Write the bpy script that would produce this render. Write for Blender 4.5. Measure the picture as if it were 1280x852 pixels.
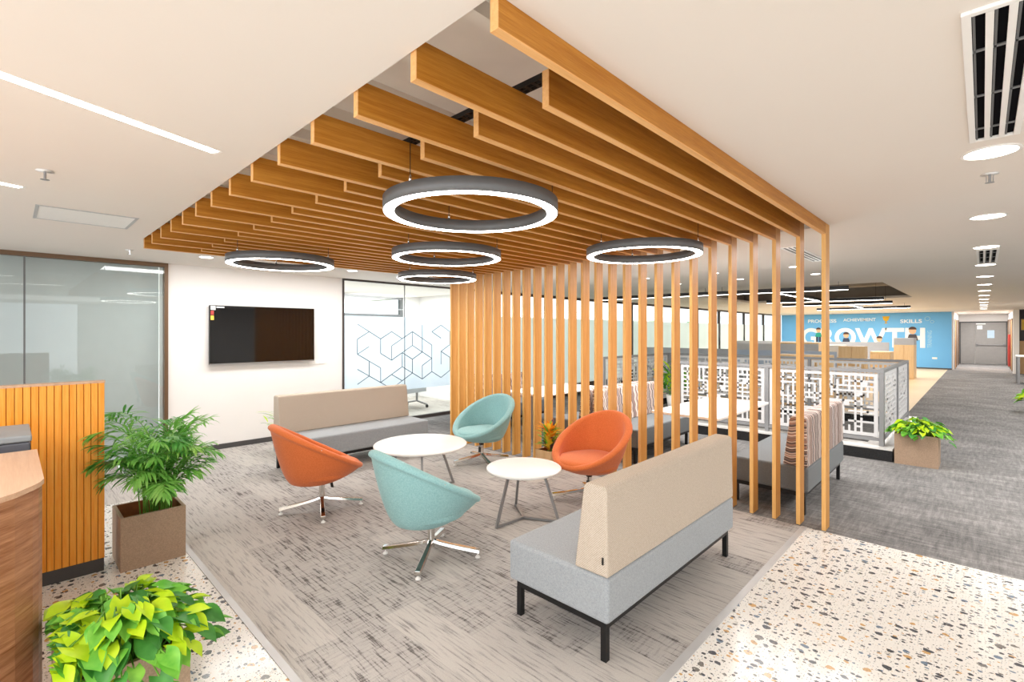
import bpy, math, random
from mathutils import Vector, Matrix, noise
random.seed(7)
PI = math.pi
S = bpy.context.scene
C = S.collection
for o in list(bpy.data.objects):
    bpy.data.objects.remove(o)

# ------------------------------------------------------------------ camera
CAMH, CH = 1.65, 2.556
cam_d = bpy.data.cameras.new('camera')
cam = bpy.data.objects.new('camera', cam_d)
C.objects.link(cam)
cam_d.sensor_width = 36
cam_d.lens = 608 / 1280 * 36
cam_d.shift_y = -11 / 1280
cam_d.clip_start = 0.05
cam.location = (0, 0, CAMH)
cam.rotation_euler = (PI / 2, 0, math.atan2(588, 608))
S.camera = cam

# ------------------------------------------------------------------ world and exposure
S.view_settings.view_transform = 'Standard'
S.view_settings.look = 'None'
S.view_settings.gamma = 1
S.view_settings.use_curve_mapping = False
S.view_settings.exposure = 1.12
S.cycles.use_denoising = True
S.cycles.max_bounces = 8
S.cycles.diffuse_bounces = 5
S.cycles.transparent_max_bounces = 12
S.cycles.sample_clamp_indirect = 6
S.cycles.caustics_reflective = False
S.cycles.caustics_refractive = False
w = bpy.data.worlds.new('daylight')
S.world = w
w.use_nodes = True
w.node_tree.nodes['Background'].inputs[0].default_value = (0.93, 0.97, 1.0, 1)
w.node_tree.nodes['Background'].inputs[1].default_value = 1.35

def area_light(name, loc, sx, sy, power, color=(1, 0.985, 0.965), rot=(0, 0, 0)):
    d = bpy.data.lights.new(name, 'AREA')
    d.shape = 'RECTANGLE'
    d.size, d.size_y, d.energy, d.color = sx, sy, power, color
    o = bpy.data.objects.new(name, d)
    C.objects.link(o)
    o.location, o.rotation_euler = loc, rot
    return o

# added fill lamps below the ceiling, without fittings (lounge, booths, corridor, workstations)
area_light('ceiling_panel_light', (2.2, 0.6, CH - .01), 2.4, 2.4, 12)
area_light('ceiling_panel_light', (-1.6, -1.6, CH - .01), 3.0, 1.2, 50)
area_light('ceiling_panel_light', (-6.7, 2.6, CH - .01), .5, 3.4, 30)
area_light('ceiling_panel_light', (-3.2, 6.3, CH - .01), 4.5, 1.6, 92)
area_light('ceiling_panel_light', (1.4, 8, CH - .01), 1.2, 6, 85)
area_light('ceiling_panel_light', (-4, 20, CH - .01), 4, 6, 85)
area_light('ceiling_panel_light', (-4, 25.5, CH - .01), 5, 4, 105)
area_light('ceiling_panel_light', (1.0, 18, CH - .01), 1, 14, 110)
area_light('ceiling_panel_light', (0, 31.5, CH - .01), 1, 4, 95)
area_light('ceiling_panel_light', (-9.2, 5, CH - .03), 2.2, 4, 75, (.95, .98, 1))

# ------------------------------------------------------------------ materials
def lin(c):
    if isinstance(c, str):
        c = c.lstrip('#')
        c = [int(c[i:i + 2], 16) / 255 for i in (0, 2, 4)]
    return tuple((x / 12.92 if x <= .04045 else ((x + .055) / 1.055) ** 2.4) for x in c) + (1,)

class NT:
    def __init__(s, name):
        s.m = bpy.data.materials.new(name)
        s.m.use_nodes = True
        s.t = s.m.node_tree
        s.b = s.t.nodes['Principled BSDF']
        s.out = s.t.nodes['Material Output']
    def n(s, typ, **kw):
        x = s.t.nodes.new(typ)
        for k, v in kw.items():
            setattr(x, k, v)
        return x
    def l(s, a, b):
        s.t.links.new(a, b)
    def coords(s, scale=(1, 1, 1), rot=(0, 0, 0), kind='Object', rand=False):
        tc = s.n('ShaderNodeTexCoord')
        mp = s.n('ShaderNodeMapping')
        mp.inputs['Scale'].default_value = scale
        mp.inputs['Rotation'].default_value = rot
        s.l(tc.outputs[kind], mp.inputs['Vector'])
        if rand:
            oi = s.n('ShaderNodeObjectInfo')
            mu = s.n('ShaderNodeMath', operation='MULTIPLY')
            mu.inputs[1].default_value = 37.0
            s.l(oi.outputs['Random'], mu.inputs[0])
            cx = s.n('ShaderNodeCombineXYZ')
            for i in range(3):
                s.l(mu.outputs[0], cx.inputs[i])
            s.l(cx.outputs[0], mp.inputs['Location'])
        return mp.outputs[0]
    def noise(s, vec, scale=5, detail=3, rough=.5):
        x = s.n('ShaderNodeTexNoise')
        x.inputs['Scale'].default_value = scale
        x.inputs['Detail'].default_value = detail
        x.inputs['Roughness'].default_value = rough
        s.l(vec, x.inputs['Vector'])
        return x.outputs['Fac']
    def ramp(s, fac, stops, mode='LINEAR'):
        r = s.n('ShaderNodeValToRGB')
        e = r.color_ramp.elements
        r.color_ramp.interpolation = mode
        while len(e) < len(stops):
            e.new(.5)
        for x, (p, c) in zip(e, stops):
            x.position, x.color = p, c
        s.l(fac, r.inputs[0])
        return r.outputs[0]
    def math(s, op, a, b=None, c=None):
        x = s.n('ShaderNodeMath', operation=op)
        for i, v in enumerate((a, b, c)):
            if v is None:
                continue
            if isinstance(v, (int, float)):
                x.inputs[i].default_value = v
            else:
                s.l(v, x.inputs[i])
        return x.outputs[0]
    def mix(s, f, a, b, mode='MIX'):
        x = s.n('ShaderNodeMix', data_type='RGBA', blend_type=mode)
        for i, v in ((0, f), (6, a), (7, b)):
            if isinstance(v, (int, float)):
                x.inputs[i].default_value = v
            elif isinstance(v, tuple):
                x.inputs[i].default_value = v
            else:
                s.l(v, x.inputs[i])
        return x.outputs[2]
    def bump(s, h, strength=.2, dist=.01):
        x = s.n('ShaderNodeBump')
        x.inputs['Strength'].default_value = strength
        x.inputs['Distance'].default_value = dist
        s.l(h, x.inputs['Height'])
        s.l(x.outputs[0], s.b.inputs['Normal'])

def shade(c, k):
    return tuple(min(1, v * k) for v in c[:3]) + (1,)

def plain(name, col, rough=.5, metal=0, var=.06, vs=8, bump=0, bs=60, spec=None, coat=0):
    m = NT(name)
    c = lin(col)
    v = m.coords()
    m.l(m.ramp(m.noise(v, vs), [(0.3, shade(c, 1 - var)), (.7, shade(c, 1 + var))]), m.b.inputs['Base Color'])
    m.b.inputs['Roughness'].default_value = rough
    m.b.inputs['Metallic'].default_value = metal
    if spec is not None:
        m.b.inputs['Specular IOR Level'].default_value = spec
    if coat:
        m.b.inputs['Coat Weight'].default_value = coat
    if bump:
        m.bump(m.noise(v, bs, 2), bump, .002)
    return m.m

def wood(name, c1, c2, axis='y', rough=.45, fine=1.0, spec=.3):
    m = NT(name)
    sc = {'y': (30, 1.2, 30), 'z': (30, 30, 1.2), 'x': (1.2, 30, 30), 'h': (2, 2, 34)}[axis]
    v = m.coords(tuple(x * fine for x in sc), rand=True)
    f = m.noise(v, 1.6, 5, .6)
    v2 = m.coords(tuple(x * fine * 4 for x in sc), rand=True)
    g = m.noise(v2, 2.2, 3, .6)
    fac = m.math('ADD', m.math('MULTIPLY', f, .65), m.math('MULTIPLY', g, .35))
    m.l(m.ramp(fac, [(.36, lin(c1)), (.66, lin(c2))]), m.b.inputs['Base Color'])
    m.b.inputs['Roughness'].default_value = rough
    m.b.inputs['Specular IOR Level'].default_value = spec
    m.bump(g, .08, .002)
    return m.m

def emit(name, col, strength):
    m = NT(name)
    m.b.inputs['Base Color'].default_value = lin(col)
    m.b.inputs['Emission Color'].default_value = lin(col)
    m.b.inputs['Emission Strength'].default_value = strength
    return m.m

def fabric(name, c1, c2, scale=260, rough=.9, sheen=.2, mottle=0.0):
    m = NT(name)
    v = m.coords()
    v1 = m.coords((1, 1, 4))
    v2 = m.coords((4, 4, 1))
    f = m.math('ADD', m.math('MULTIPLY', m.noise(v1, scale, 2), .5), m.math('MULTIPLY', m.noise(v2, scale, 2), .5))
    if mottle:
        f = m.math('ADD', m.math('MULTIPLY', f, 1 - mottle), m.math('MULTIPLY', m.noise(v, 110, 4, .75), mottle))
    m.l(m.ramp(f, [(.38, lin(c1)), (.62, lin(c2))]), m.b.inputs['Base Color'])
    m.b.inputs['Roughness'].default_value = rough
    m.b.inputs['Specular IOR Level'].default_value = .15
    m.b.inputs['Sheen Weight'].default_value = sheen
    m.bump(f, .15, .002)
    return m.m

def carpet(name, light, dark, lightx, cross=.35, amp=1.0, base=.38, tone=1.0, tile=(1.0, .25)):
    m = NT(name)
    v = m.coords()
    br = m.n('ShaderNodeTexBrick')
    br.offset = .5
    br.inputs['Scale'].default_value = 1
    br.inputs['Mortar Size'].default_value = .0012
    br.inputs['Brick Width'].default_value = tile[0]
    br.inputs['Row Height'].default_value = tile[1]
    br.inputs['Color1'].default_value = (0, 0, 0, 1)
    br.inputs['Color2'].default_value = (1, 1, 1, 1)
    br.inputs['Mortar'].default_value = (.5, .5, .5, 1)
    m.l(v, br.inputs['Vector'])
    cell = m.n('ShaderNodeSeparateColor')
    m.l(br.outputs['Color'], cell.inputs[0])
    r = cell.outputs[0]
    st = m.noise(m.coords((4.5, 62, 1)), 1.0, 3, .62)
    st2 = m.noise(m.coords((70, 7, 1)), 1.0, 3, .6)
    fine = m.noise(m.coords((60, 60, 60)), 3.0, 2, .6)
    patch = m.noise(m.coords((1.8, 3.2, 1)), 1.3, 3, .6)
    gate = m.math('GREATER_THAN', r, 1 - cross)
    dash = m.ramp(st, [(.37, (1, 1, 1, 1)), (.50, (0, 0, 0, 1))])
    dash2 = m.ramp(st2, [(.38, (1, 1, 1, 1)), (.52, (0, 0, 0, 1))])
    dsep = m.math('MULTIPLY', dash, m.math('MULTIPLY_ADD', patch, 1.2, base))
    d2 = m.math('MULTIPLY', m.math('MULTIPLY', dash2, gate), .5)
    s = m.math('MULTIPLY', m.math('ADD', dsep, d2), -.44 * amp)
    s = m.math('ADD', s, m.math('MULTIPLY', m.math('SUBTRACT', fine, .5), .55))
    s = m.math('ADD', s, m.math('MULTIPLY', m.math('SUBTRACT', r, .5), -.25))
    s = m.math('ADD', s, .72)
    col = m.ramp(s, [(.1, lin(dark)), (.42, lin(light)), (.85, lin(lightx))])
    mort = m.math('MULTIPLY', br.outputs['Fac'], .35)
    col = m.mix(mort, col, lin(dark))
    m.l(col, m.b.inputs['Base Color'])
    m.b.inputs['Roughness'].default_value = .95
    m.b.inputs['Specular IOR Level'].default_value = .1
    m.bump(fine, .3, .004)
    return m.m

def mottled_carpet(name, dark, mid, light):
    m = NT(name)
    a = m.noise(m.coords((3, 26, 1)), 1.0, 5, .75)
    b = m.noise(m.coords((30, 3.5, 1)), 1.0, 5, .75)
    c = m.noise(m.coords((1.2, 1.6, 1)), 1.0, 3, .6)
    f = m.noise(m.coords((45, 45, 45)), 3.0, 2, .6)
    s = m.math('ADD', m.math('MULTIPLY', a, .34), m.math('MULTIPLY', b, .30))
    s = m.math('ADD', s, m.math('ADD', m.math('MULTIPLY', c, .2), m.math('MULTIPLY', f, .16)))
    m.l(m.ramp(s, [(.40, lin(dark)), (.50, lin(mid)), (.60, lin(light))]), m.b.inputs['Base Color'])
    m.b.inputs['Roughness'].default_value = .95
    m.b.inputs['Specular IOR Level'].default_value = .1
    m.bump(f, .3, .004)
    return m.m

def terrazzo(name):
    m = NT(name)
    v = m.coords()
    nz = m.n('ShaderNodeTexNoise')
    nz.inputs['Scale'].default_value = 34
    nz.inputs['Detail'].default_value = 1
    m.l(v, nz.inputs['Vector'])
    sb = m.n('ShaderNodeVectorMath', operation='SUBTRACT')
    m.l(nz.outputs['Color'], sb.inputs[0])
    sb.inputs[1].default_value = (.5, .5, .5)
    base = m.mix(m.noise(v, 60, 3), lin('#e3dfd9'), lin('#f0ede8'))
    for scale, amp, dens, off in ((15, .020, .50, (0, 0, 0)), (27, .013, .46, (3.3, 7.1, 0)), (70, .006, .36, (9.1, 2.7, 0))):
        sc = m.n('ShaderNodeVectorMath', operation='SCALE')
        sc.inputs['Scale'].default_value = amp
        m.l(sb.outputs[0], sc.inputs[0])
        ad = m.n('ShaderNodeVectorMath', operation='ADD')
        m.l(v, ad.inputs[0])
        m.l(sc.outputs[0], ad.inputs[1])
        ad2 = m.n('ShaderNodeVectorMath', operation='ADD')
        m.l(ad.outputs[0], ad2.inputs[0])
        ad2.inputs[1].default_value = off
        ms = m.n('ShaderNodeVectorMath', operation='MULTIPLY')
        m.l(ad2.outputs[0], ms.inputs[0])
        ms.inputs[1].default_value = (1, 1.25, 0)
        vo = m.n('ShaderNodeTexVoronoi', voronoi_dimensions='2D')
        vo.inputs['Scale'].default_value = scale
        vo.inputs['Randomness'].default_value = 1.0
        m.l(ms.outputs[0], vo.inputs['Vector'])
        sp = m.n('ShaderNodeSeparateColor')
        m.l(vo.outputs['Color'], sp.inputs[0])
        thr = m.math('MULTIPLY', m.math('SUBTRACT', sp.outputs[0], .25), dens * .9)
        mask = m.math('LESS_THAN', vo.outputs['Distance'], thr)
        col = m.ramp(sp.outputs[1], [(0, lin('#4e5056')), (.34, lin('#3f4247')), (.48, lin('#6d7f92')), (.60, lin('#c9a06a')),
                                     (.74, lin('#cfccc4')), (.86, lin('#77746f'))], 'CONSTANT')
        base = m.mix(mask, base, col)
    m.l(base, m.b.inputs['Base Color'])
    m.b.inputs['Roughness'].default_value = .16
    m.b.inputs['Specular IOR Level'].default_value = .5
    return m.m

def stripes(name):
    m = NT(name)
    tc = m.n('ShaderNodeTexCoord')
    sx = m.n('ShaderNodeSeparateXYZ')
    m.l(tc.outputs['Object'], sx.inputs[0])
    sn = m.n('ShaderNodeSeparateXYZ')
    m.l(tc.outputs['Normal'], sn.inputs[0])
    side = m.math('GREATER_THAN', m.math('ABSOLUTE', sn.outputs[1]), .7)
    wob = m.math('MULTIPLY', m.math('SINE', m.math('MULTIPLY', sx.outputs[2], 48)), .010)
    y = m.math('ADD', sx.outputs[1], wob)
    wob2 = m.math('MULTIPLY', m.math('SINE', m.math('MULTIPLY', sx.outputs[0], 55)), .006)
    z = m.math('ADD', sx.outputs[2], wob2)
    co = m.math('ADD', m.math('MULTIPLY', y, m.math('SUBTRACT', 1, side)), m.math('MULTIPLY', z, side))
    cell = m.math('FLOOR', m.math('MULTIPLY', co, 105))
    wn = m.n('ShaderNodeTexWhiteNoise', noise_dimensions='1D')
    m.l(cell, wn.inputs['W'])
    col = m.ramp(wn.outputs['Value'], [(0, lin('#8b756c')), (.22, lin('#5b4c49')), (.4, lin('#d3c4ba')), (.58, lin('#a08a84')), (.72, lin('#b08a7c')), (.8, lin('#6d6a70')), (.9, lin('#efe6de'))], 'CONSTANT')
    m.l(col, m.b.inputs['Base Color'])
    m.b.inputs['Roughness'].default_value = .9
    return m.m

def weave(name, c1, c2):
    m = NT(name)
    tc = m.n('ShaderNodeTexCoord')
    sx = m.n('ShaderNodeSeparateXYZ')
    m.l(tc.outputs['Object'], sx.inputs[0])
    u = m.math('SINE', m.math('MULTIPLY', m.math('ADD', sx.outputs[1], sx.outputs[0]), 560))
    v = m.math('SINE', m.math('MULTIPLY', sx.outputs[2], 560))
    f = m.math('MULTIPLY', u, v)
    col = m.ramp(m.math('MULTIPLY_ADD', f, .5, .5), [(.25, lin(c1)), (.6, lin(c2))])
    col = m.mix(.3, col, m.ramp(m.noise(m.coords(), 120, 4), [(.3, lin(c1)), (.7, lin(c2))]))
    m.l(col, m.b.inputs['Base Color'])
    m.b.inputs['Roughness'].default_value = .92
    m.b.inputs['Specular IOR Level'].default_value = .1
    m.bump(f, .2, .002)
    return m.m

def leafmat(name, c1, c2, trans=.25, rough=.4):
    m = NT(name)
    f = m.noise(m.coords(), 14, 3)
    col = m.ramp(f, [(.3, lin(c1)), (.7, lin(c2))])
    m.l(col, m.b.inputs['Base Color'])
    m.b.inputs['Roughness'].default_value = rough
    m.b.inputs['Specular IOR Level'].default_value = .3
    t = m.n('ShaderNodeBsdfTranslucent')
    m.l(col, t.inputs[0])
    mx = m.n('ShaderNodeMixShader')
    mx.inputs[0].default_value = trans
    m.l(m.b.outputs[0], mx.inputs[1])
    m.l(t.outputs[0], mx.inputs[2])
    m.l(mx.outputs[0], m.out.inputs[0])
    return m.m

def glassmat(name, tint=(.95, .98, .98, 1), refl=1.0):
    m = NT(name)
    tr = m.n('ShaderNodeBsdfTransparent')
    tr.inputs[0].default_value = tint
    gl = m.n('ShaderNodeBsdfGlossy')
    gl.inputs['Roughness'].default_value = .01
    lw = m.n('ShaderNodeLayerWeight')
    lw.inputs[0].default_value = .5
    fz = m.math('MULTIPLY_ADD', m.math('POWER', lw.outputs['Facing'], 4.0), .8, .045)
    mx = m.n('ShaderNodeMixShader')
    m.l(m.math('MULTIPLY', fz, refl), mx.inputs[0])
    m.l(tr.outputs[0], mx.inputs[1])
    m.l(gl.outputs[0], mx.inputs[2])
    m.l(mx.outputs[0], m.out.inputs[0])
    return m.m

def frosted(name, col, clear=.4, glow=None):
    m = NT(name)
    tr = m.n('ShaderNodeBsdfTransparent')
    tl = m.n('ShaderNodeBsdfTranslucent')
    df = m.n('ShaderNodeBsdfDiffuse')
    c = m.ramp(m.noise(m.coords(), 2.0, 2), [(.3, shade(lin(col), .95)), (.7, lin(col))])
    m.l(c, tl.inputs[0])
    m.l(c, df.inputs[0])
    a = m.n('ShaderNodeMixShader')
    a.inputs[0].default_value = .4
    m.l(tl.outputs[0], a.inputs[1])
    m.l(df.outputs[0], a.inputs[2])
    b = m.n('ShaderNodeMixShader')
    b.inputs[0].default_value = clear
    m.l(a.outputs[0], b.inputs[1])
    m.l(tr.outputs[0], b.inputs[2])
    m.l(b.outputs[0], m.out.inputs[0])
    return m.m

M = dict(
    ceiling=plain('painted_ceiling', '#e9e2da', .85, var=.01, vs=1),
    slab=plain('rough_slab', '#f2ece3', .9, var=.05, vs=3),
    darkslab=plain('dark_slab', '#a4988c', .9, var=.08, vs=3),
    wallw=plain('white_wall', '#f0edea', .8, var=.01, vs=2),
    carpet1=carpet('lounge_carpet', '#a8a3a0', '#66625f', '#c2bdb7', .35),
    carpet2=mottled_carpet('corridor_carpet', '#5b5a5a', '#7b7978', '#9c9997'),
    carpet3=carpet('meeting_carpet', '#b3aca4', '#85807b', '#c5beb5', .3),
    terrazzo=terrazzo('terrazzo'),
    woodfloor=wood('pale_wood_floor', '#d9bd94', '#e9d3b0', 'x', .4),
    trimmetal=plain('brushed_trim', '#bdbcbc', .4, .3, .04),
    veneer=wood('batten_veneer', '#a8671a', '#c98a36', 'y'),
    veneer_z=wood('post_veneer', '#c48840', '#dca45c', 'z'),
    edge=wood('edge_band', '#dfa665', '#f0bf82', 'y', .5),
    edge_z=wood('edge_band_upright', '#e6ac62', '#f5c47e', 'z', .5),
    slatwood=wood('orange_slat_wood', '#f79420', '#ffb54a', 'z', .35, spec=.4),
    slatgroove=plain('slat_groove', '#b0661a', .8),
    walnut=wood('walnut_side', '#83502f', '#bb8864', 'h', .35, 1.0),
    walnut_top=wood('walnut_top', '#c59d80', '#d9b598', 'x', .35, .7),  # paler than the side: light on the desk top put into the colour
    darkplinth=plain('dark_plinth', '#4a4848', .5),
    brown=plain('brown_frame', '#6e543c', .4, .2),
    blackmetal=plain('black_metal', '#1b1b1c', .4, .3, .1),
    darkgrey=plain('dark_grey_housing', '#6c6d6e', .5, .2, .05),
    chrome=plain('chrome', '#dcd9d4', .1, 1.0, .02),
    legmetal=plain('grey_leg_metal', '#9b9b9c', .35, .6, .03),
    white=plain('white_laminate', '#f6f4f1', .35, var=.01),
    whiteplastic=plain('white_plastic', '#f2f0ec', .4, var=.01),
    black=plain('black_plastic', '#141414', .35, var=.1),
    slotdark=plain('slot_interior', '#0c0c10', .9, spec=.05),
    screen=plain('glossy_screen', '#0b0b0d', .05, var=.1, spec=.6),
    seatgrey=fabric('grey_wool', '#868b90', '#b0b5b9', 200, mottle=.35),
    seatdark=fabric('dark_grey_wool', '#5f6467', '#787d80', 200, mottle=.35),
    beige=weave('beige_weave', '#a3937f', '#d3c7ba'),
    orange=fabric('orange_felt', '#cb6430', '#e5804a', 160, mottle=.4),
    teal=fabric('teal_felt', '#7aa9ab', '#a3cbcb', 160, mottle=.5),
    striped=stripes('striped_upholstery'),
    planter=plain('speckled_planter', '#a98f78', .7, var=.18, vs=160),
    planterin=plain('planter_inside', '#9a5a2e', .7, var=.2, vs=20),
    soil=plain('soil', '#3d2a1e', .95, var=.4, vs=40, bump=.6),
    leaf_lime=leafmat('lime_leaf', '#a9d118', '#cfe62e', .3),
    leaf_green=leafmat('green_leaf', '#57a834', '#93d052', .3),
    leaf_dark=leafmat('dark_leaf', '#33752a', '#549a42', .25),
    palm_light=leafmat('palm_light', '#8fca55', '#b4dd78', .35),
    palm_mid=leafmat('palm_mid', '#68b548', '#a2d872', .4),
    palm_dark=leafmat('palm_dark', '#46923a', '#74b858', .35),
    leaf_orange=leafmat('orange_leaf', '#f08c1e', '#ffbe34', .4),
    leaf_yellow=leafmat('yellow_leaf', '#ffd23c', '#f2d84a', .4),
    leaf_purple=leafmat('purple_leaf', '#5c3340', '#8d5f66', .2),
    stem=leafmat('green_stem', '#4d8a2c', '#86b548', .1),
    led=emit('led_white', '#fffaf3', 9.0),
    led_soft=emit('led_downlight', '#fff8ee', 7.0),
    led_line=emit('led_line', '#fffdf8', 5.0),
    glass=glassmat('clear_glass'),
    blindgrey=plain('roller_blind', '#c3c7c6', .8, var=.02),
    film=frosted('frosted_film', '#e6f1fa', .25),
    filmwin=frosted('window_film', '#f6faf6', .18),
    filmline=plain('film_line', '#51636f', .6),
    winframe=plain('dark_window_frame', '#4a4341', .5, .2),
    grey=plain('grey_powdercoat', '#8e8f91', .5, .2, .03),
    latwhite=plain('lattice_panel', '#d3d3d4', .5, var=.02),
    granite=plain('black_granite', '#232324', .25, var=.5, vs=90),
    marble=plain('pale_marble', '#dcdad7', .15, var=.05, vs=12),
    blue=plain('blue_mural', '#6db5ea', .6, var=.05, vs=.8),
    letter=plain('white_lettering', '#e9eef2', .6, var=.01),
    letterpale=plain('pale_lettering', '#a9d3e8', .6, var=.01),
    door=plain('grey_door', '#918e8b', .5, var=.04),
    darkwall=plain('charcoal_wall', '#4b464a', .7, var=.05),
    beech=wood('beech', '#dcb98a', '#eccfa4', 'z', .45),
    screengrey=plain('grey_divider_fabric', '#aeb1b6', .9, var=.03),
    screenblue=plain('blue_grey_divider_fabric', '#a8b4c4', .9, var=.03),
    red=plain('red_paint', '#b5403c', .5),
    yellow=plain('yellow_sign', '#efc84a', .6),
    skin=plain('painted_skin', '#e7b48f', .7),
    hair=plain('painted_hair', '#4b3630', .7),
    green=plain('painted_green', '#1f9a88', .7),
    navy=plain('painted_navy', '#34405a', .7),
    gold=plain('painted_gold', '#d9a91e', .6),
    paper=plain('paper', '#e8eef2', .7),
    paperblue=plain('blue_print', '#bcd3e6', .7),
    duct=plain('duct_metal', '#a59b90', .5, .5),
    printer=plain('printer_grey', '#8d9295', .5),
    printerdark=plain('printer_front', '#55575f', .45),
    hedge=leafmat('hedge_leaf', '#5d9a45', '#8cc06a', .3),
    ground=plain('outside_ground', '#a8a89c', .9),
    tan=wood('tan_box_wood', '#c9a071', '#dcb78b', 'z', .6),
)

# ------------------------------------------------------------------ mesh helpers
class MB:
    def __init__(s):
        s.v, s.f, s.mi, s.sm = [], [], [], []
    def add(s, vs, fs, mi=0, sm=False):
        k = len(s.v)
        s.v += [tuple(p) for p in vs]
        for f in fs:
            s.f.append(tuple(i + k for i in f))
            s.mi.append(mi)
            s.sm.append(sm)
        return s
    def box(s, x0, y0, z0, x1, y1, z1, mi=0):
        vs = [(x, y, z) for z in (z0, z1) for x, y in ((x0, y0), (x1, y0), (x1, y1), (x0, y1))]
        return s.add(vs, [(3, 2, 1, 0), (4, 5, 6, 7), (0, 1, 5, 4), (1, 2, 6, 5), (2, 3, 7, 6), (3, 0, 4, 7)], mi)
    def tube(s, path, r, n=12, mi=0, caps=True, flat=None, up=(0, 0, 1)):
        P = [Vector(p) for p in path]
        rs = r if isinstance(r, (list, tuple)) else [r] * len(P)
        vs, up = [], Vector(up)
        for i, p in enumerate(P):
            d = (P[min(i + 1, len(P) - 1)] - P[max(i - 1, 0)]).normalized()
            a = d.cross(up)
            if a.length < 1e-4:
                a = d.cross(Vector((1, 0, 0)))
            a.normalize()
            b = a.cross(d).normalized()
            for j in range(n):
                t = 2 * PI * (j + .5 * (n == 4)) / n
                vs.append(p + a * (math.cos(t) * rs[i]) + b * (math.sin(t) * rs[i] * (flat or 1)))
        fs = []
        for i in range(len(P) - 1):
            for j in range(n):
                k = (j + 1) % n
                fs.append((i * n + j, i * n + k, (i + 1) * n + k, (i + 1) * n + j))
        s.add(vs, fs, mi, n > 4)
        if caps:
            s.add([vs[i] for i in range(n)], [tuple(range(n))[::-1]], mi)
            s.add([vs[-n + i] for i in range(n)], [tuple(range(n))], mi)
        return s
    def lathe(s, prof, n=40, mi=0, center=(0, 0, 0), closed=False, sm=True):
        cx, cy, cz = center
        vs = []
        for r, z in prof:
            for j in range(n):
                t = 2 * PI * j / n
                vs.append((cx + r * math.cos(t), cy + r * math.sin(t), cz + z))
        fs = []
        m = len(prof)
        for i in range(m if closed else m - 1):
            i2 = (i + 1) % m
            for j in range(n):
                k = (j + 1) % n
                fs.append((i * n + j, i * n + k, i2 * n + k, i2 * n + j))
        if not closed:
            if prof[0][0] > 1e-5:
                fs.append(tuple(range(n))[::-1])
            if prof[-1][0] > 1e-5:
                fs.append(tuple((m - 1) * n + j for j in range(n)))
        return s.add(vs, fs, mi, sm)
    def prism(s, poly, a, b, axis='z', mi=0):
        def P(u, v, w):
            return {'z': (u, v, w), 'y': (u, w, v), 'x': (w, u, v)}[axis]
        n = len(poly)
        vs = [P(u, v, a) for u, v in poly] + [P(u, v, b) for u, v in poly]
        fs = [tuple(range(n))[::-1], tuple(range(n, 2 * n))]
        fs += [(i, (i + 1) % n, n + (i + 1) % n, n + i) for i in range(n)]
        return s.add(vs, fs, mi)
    def build(s, name, mats, parent=None, loc=None, bevel=0, seg=3, smooth=False, fix=True):
        me = bpy.data.meshes.new(name)
        me.from_pydata(s.v, [], s.f)
        if not isinstance(mats, (list, tuple)):
            mats = [mats]
        for m in mats:
            me.materials.append(m)
        me.polygons.foreach_set('material_index', s.mi)
        me.polygons.foreach_set('use_smooth', [bool(x or smooth) for x in s.sm])
        if fix:
            import bmesh
            bm = bmesh.new()
            bm.from_mesh(me)
            bmesh.ops.recalc_face_normals(bm, faces=bm.faces)
            bm.to_mesh(me)
            bm.free()
        me.update()
        o = bpy.data.objects.new(name, me)
        C.objects.link(o)
        if parent:
            o.parent = parent
        if loc:
            o.location = loc
        if bevel:
            b = o.modifiers.new('bevel', 'BEVEL')
            b.width, b.segments, b.limit_method = bevel, seg, 'ANGLE'
            b.angle_limit = math.radians(35)
            if smooth:
                b.harden_normals = True
        return o

def thing(name, label, cat, loc=(0, 0, 0), rz=0, group=None):
    o = bpy.data.objects.new(name, None)
    C.objects.link(o)
    o.empty_display_size = .1
    o.location, o.rotation_euler = loc, (0, 0, rz)
    o['label'], o['category'] = label, cat
    if group:
        o['group'] = group
    return o

def tag(o, label, cat, group=None, kind=None):
    o['label'], o['category'] = label, cat
    if group:
        o['group'] = group
    if kind:
        o['kind'] = kind
    return o

def struct(name, mb, mats, parent=None, **k):
    o = mb.build(name, mats, parent, **k)
    if not parent:
        o['kind'] = 'structure'
    return o

def sroot(name, loc=(0, 0, 0)):
    o = bpy.data.objects.new(name, None)
    C.objects.link(o)
    o.location = loc
    o['kind'] = 'structure'
    return o

def copy_tree(o, parent=None):
    c = o.copy()
    C.objects.link(c)
    c.parent = parent
    for ch in o.children:
        copy_tree(ch, c)
    return c

ORD = ['first', 'second', 'third', 'fourth', 'fifth', 'sixth', 'seventh', 'eighth', 'ninth', 'tenth', 'eleventh', 'twelfth',
       'thirteenth', 'fourteenth', 'fifteenth', 'sixteenth', 'seventeenth', 'eighteenth', 'nineteenth', 'twentieth',
       'twenty-first', 'twenty-second', 'twenty-third', 'twenty-fourth', 'twenty-fifth', 'twenty-sixth', 'twenty-seventh']

# ================================================================== STRUCTURE
XW = -7.75                       # plane of the left wall
mb = MB().box(-7.75, .96, -.05, -1.10, 4.69, 0)
struct('floor_lounge', mb, M['carpet1'])
mb = MB().box(-7.75, 4.69, -.05, 6, 8.0, 0).box(-7.75, 8.0, -.05, 6, 11.5, 0).box(-1.1, 11.5, -.05, 6, 36, 0)
struct('floor_corridor', mb, M['carpet2'])
mb = MB().box(-7.75, -4, -.05, -6.0, .93, 0)
struct('floor_side', mb, M['carpet1'])
mb = MB().box(-6.0, -4, -.05, 6, .93, 0).box(-1.07, .93, -.05, 6, 4.69, 0)
struct('floor_terrazzo', mb, M['terrazzo'])
mb = MB().box(-7.75, 11.5, -.05, -1.1, 29, 0)
struct('floor_wood', mb, M['woodfloor'])
mb = MB().box(-6.0, .925, -.004, -1.065, .962, .004)
struct('trim_1', mb, M['trimmetal'])
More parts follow.
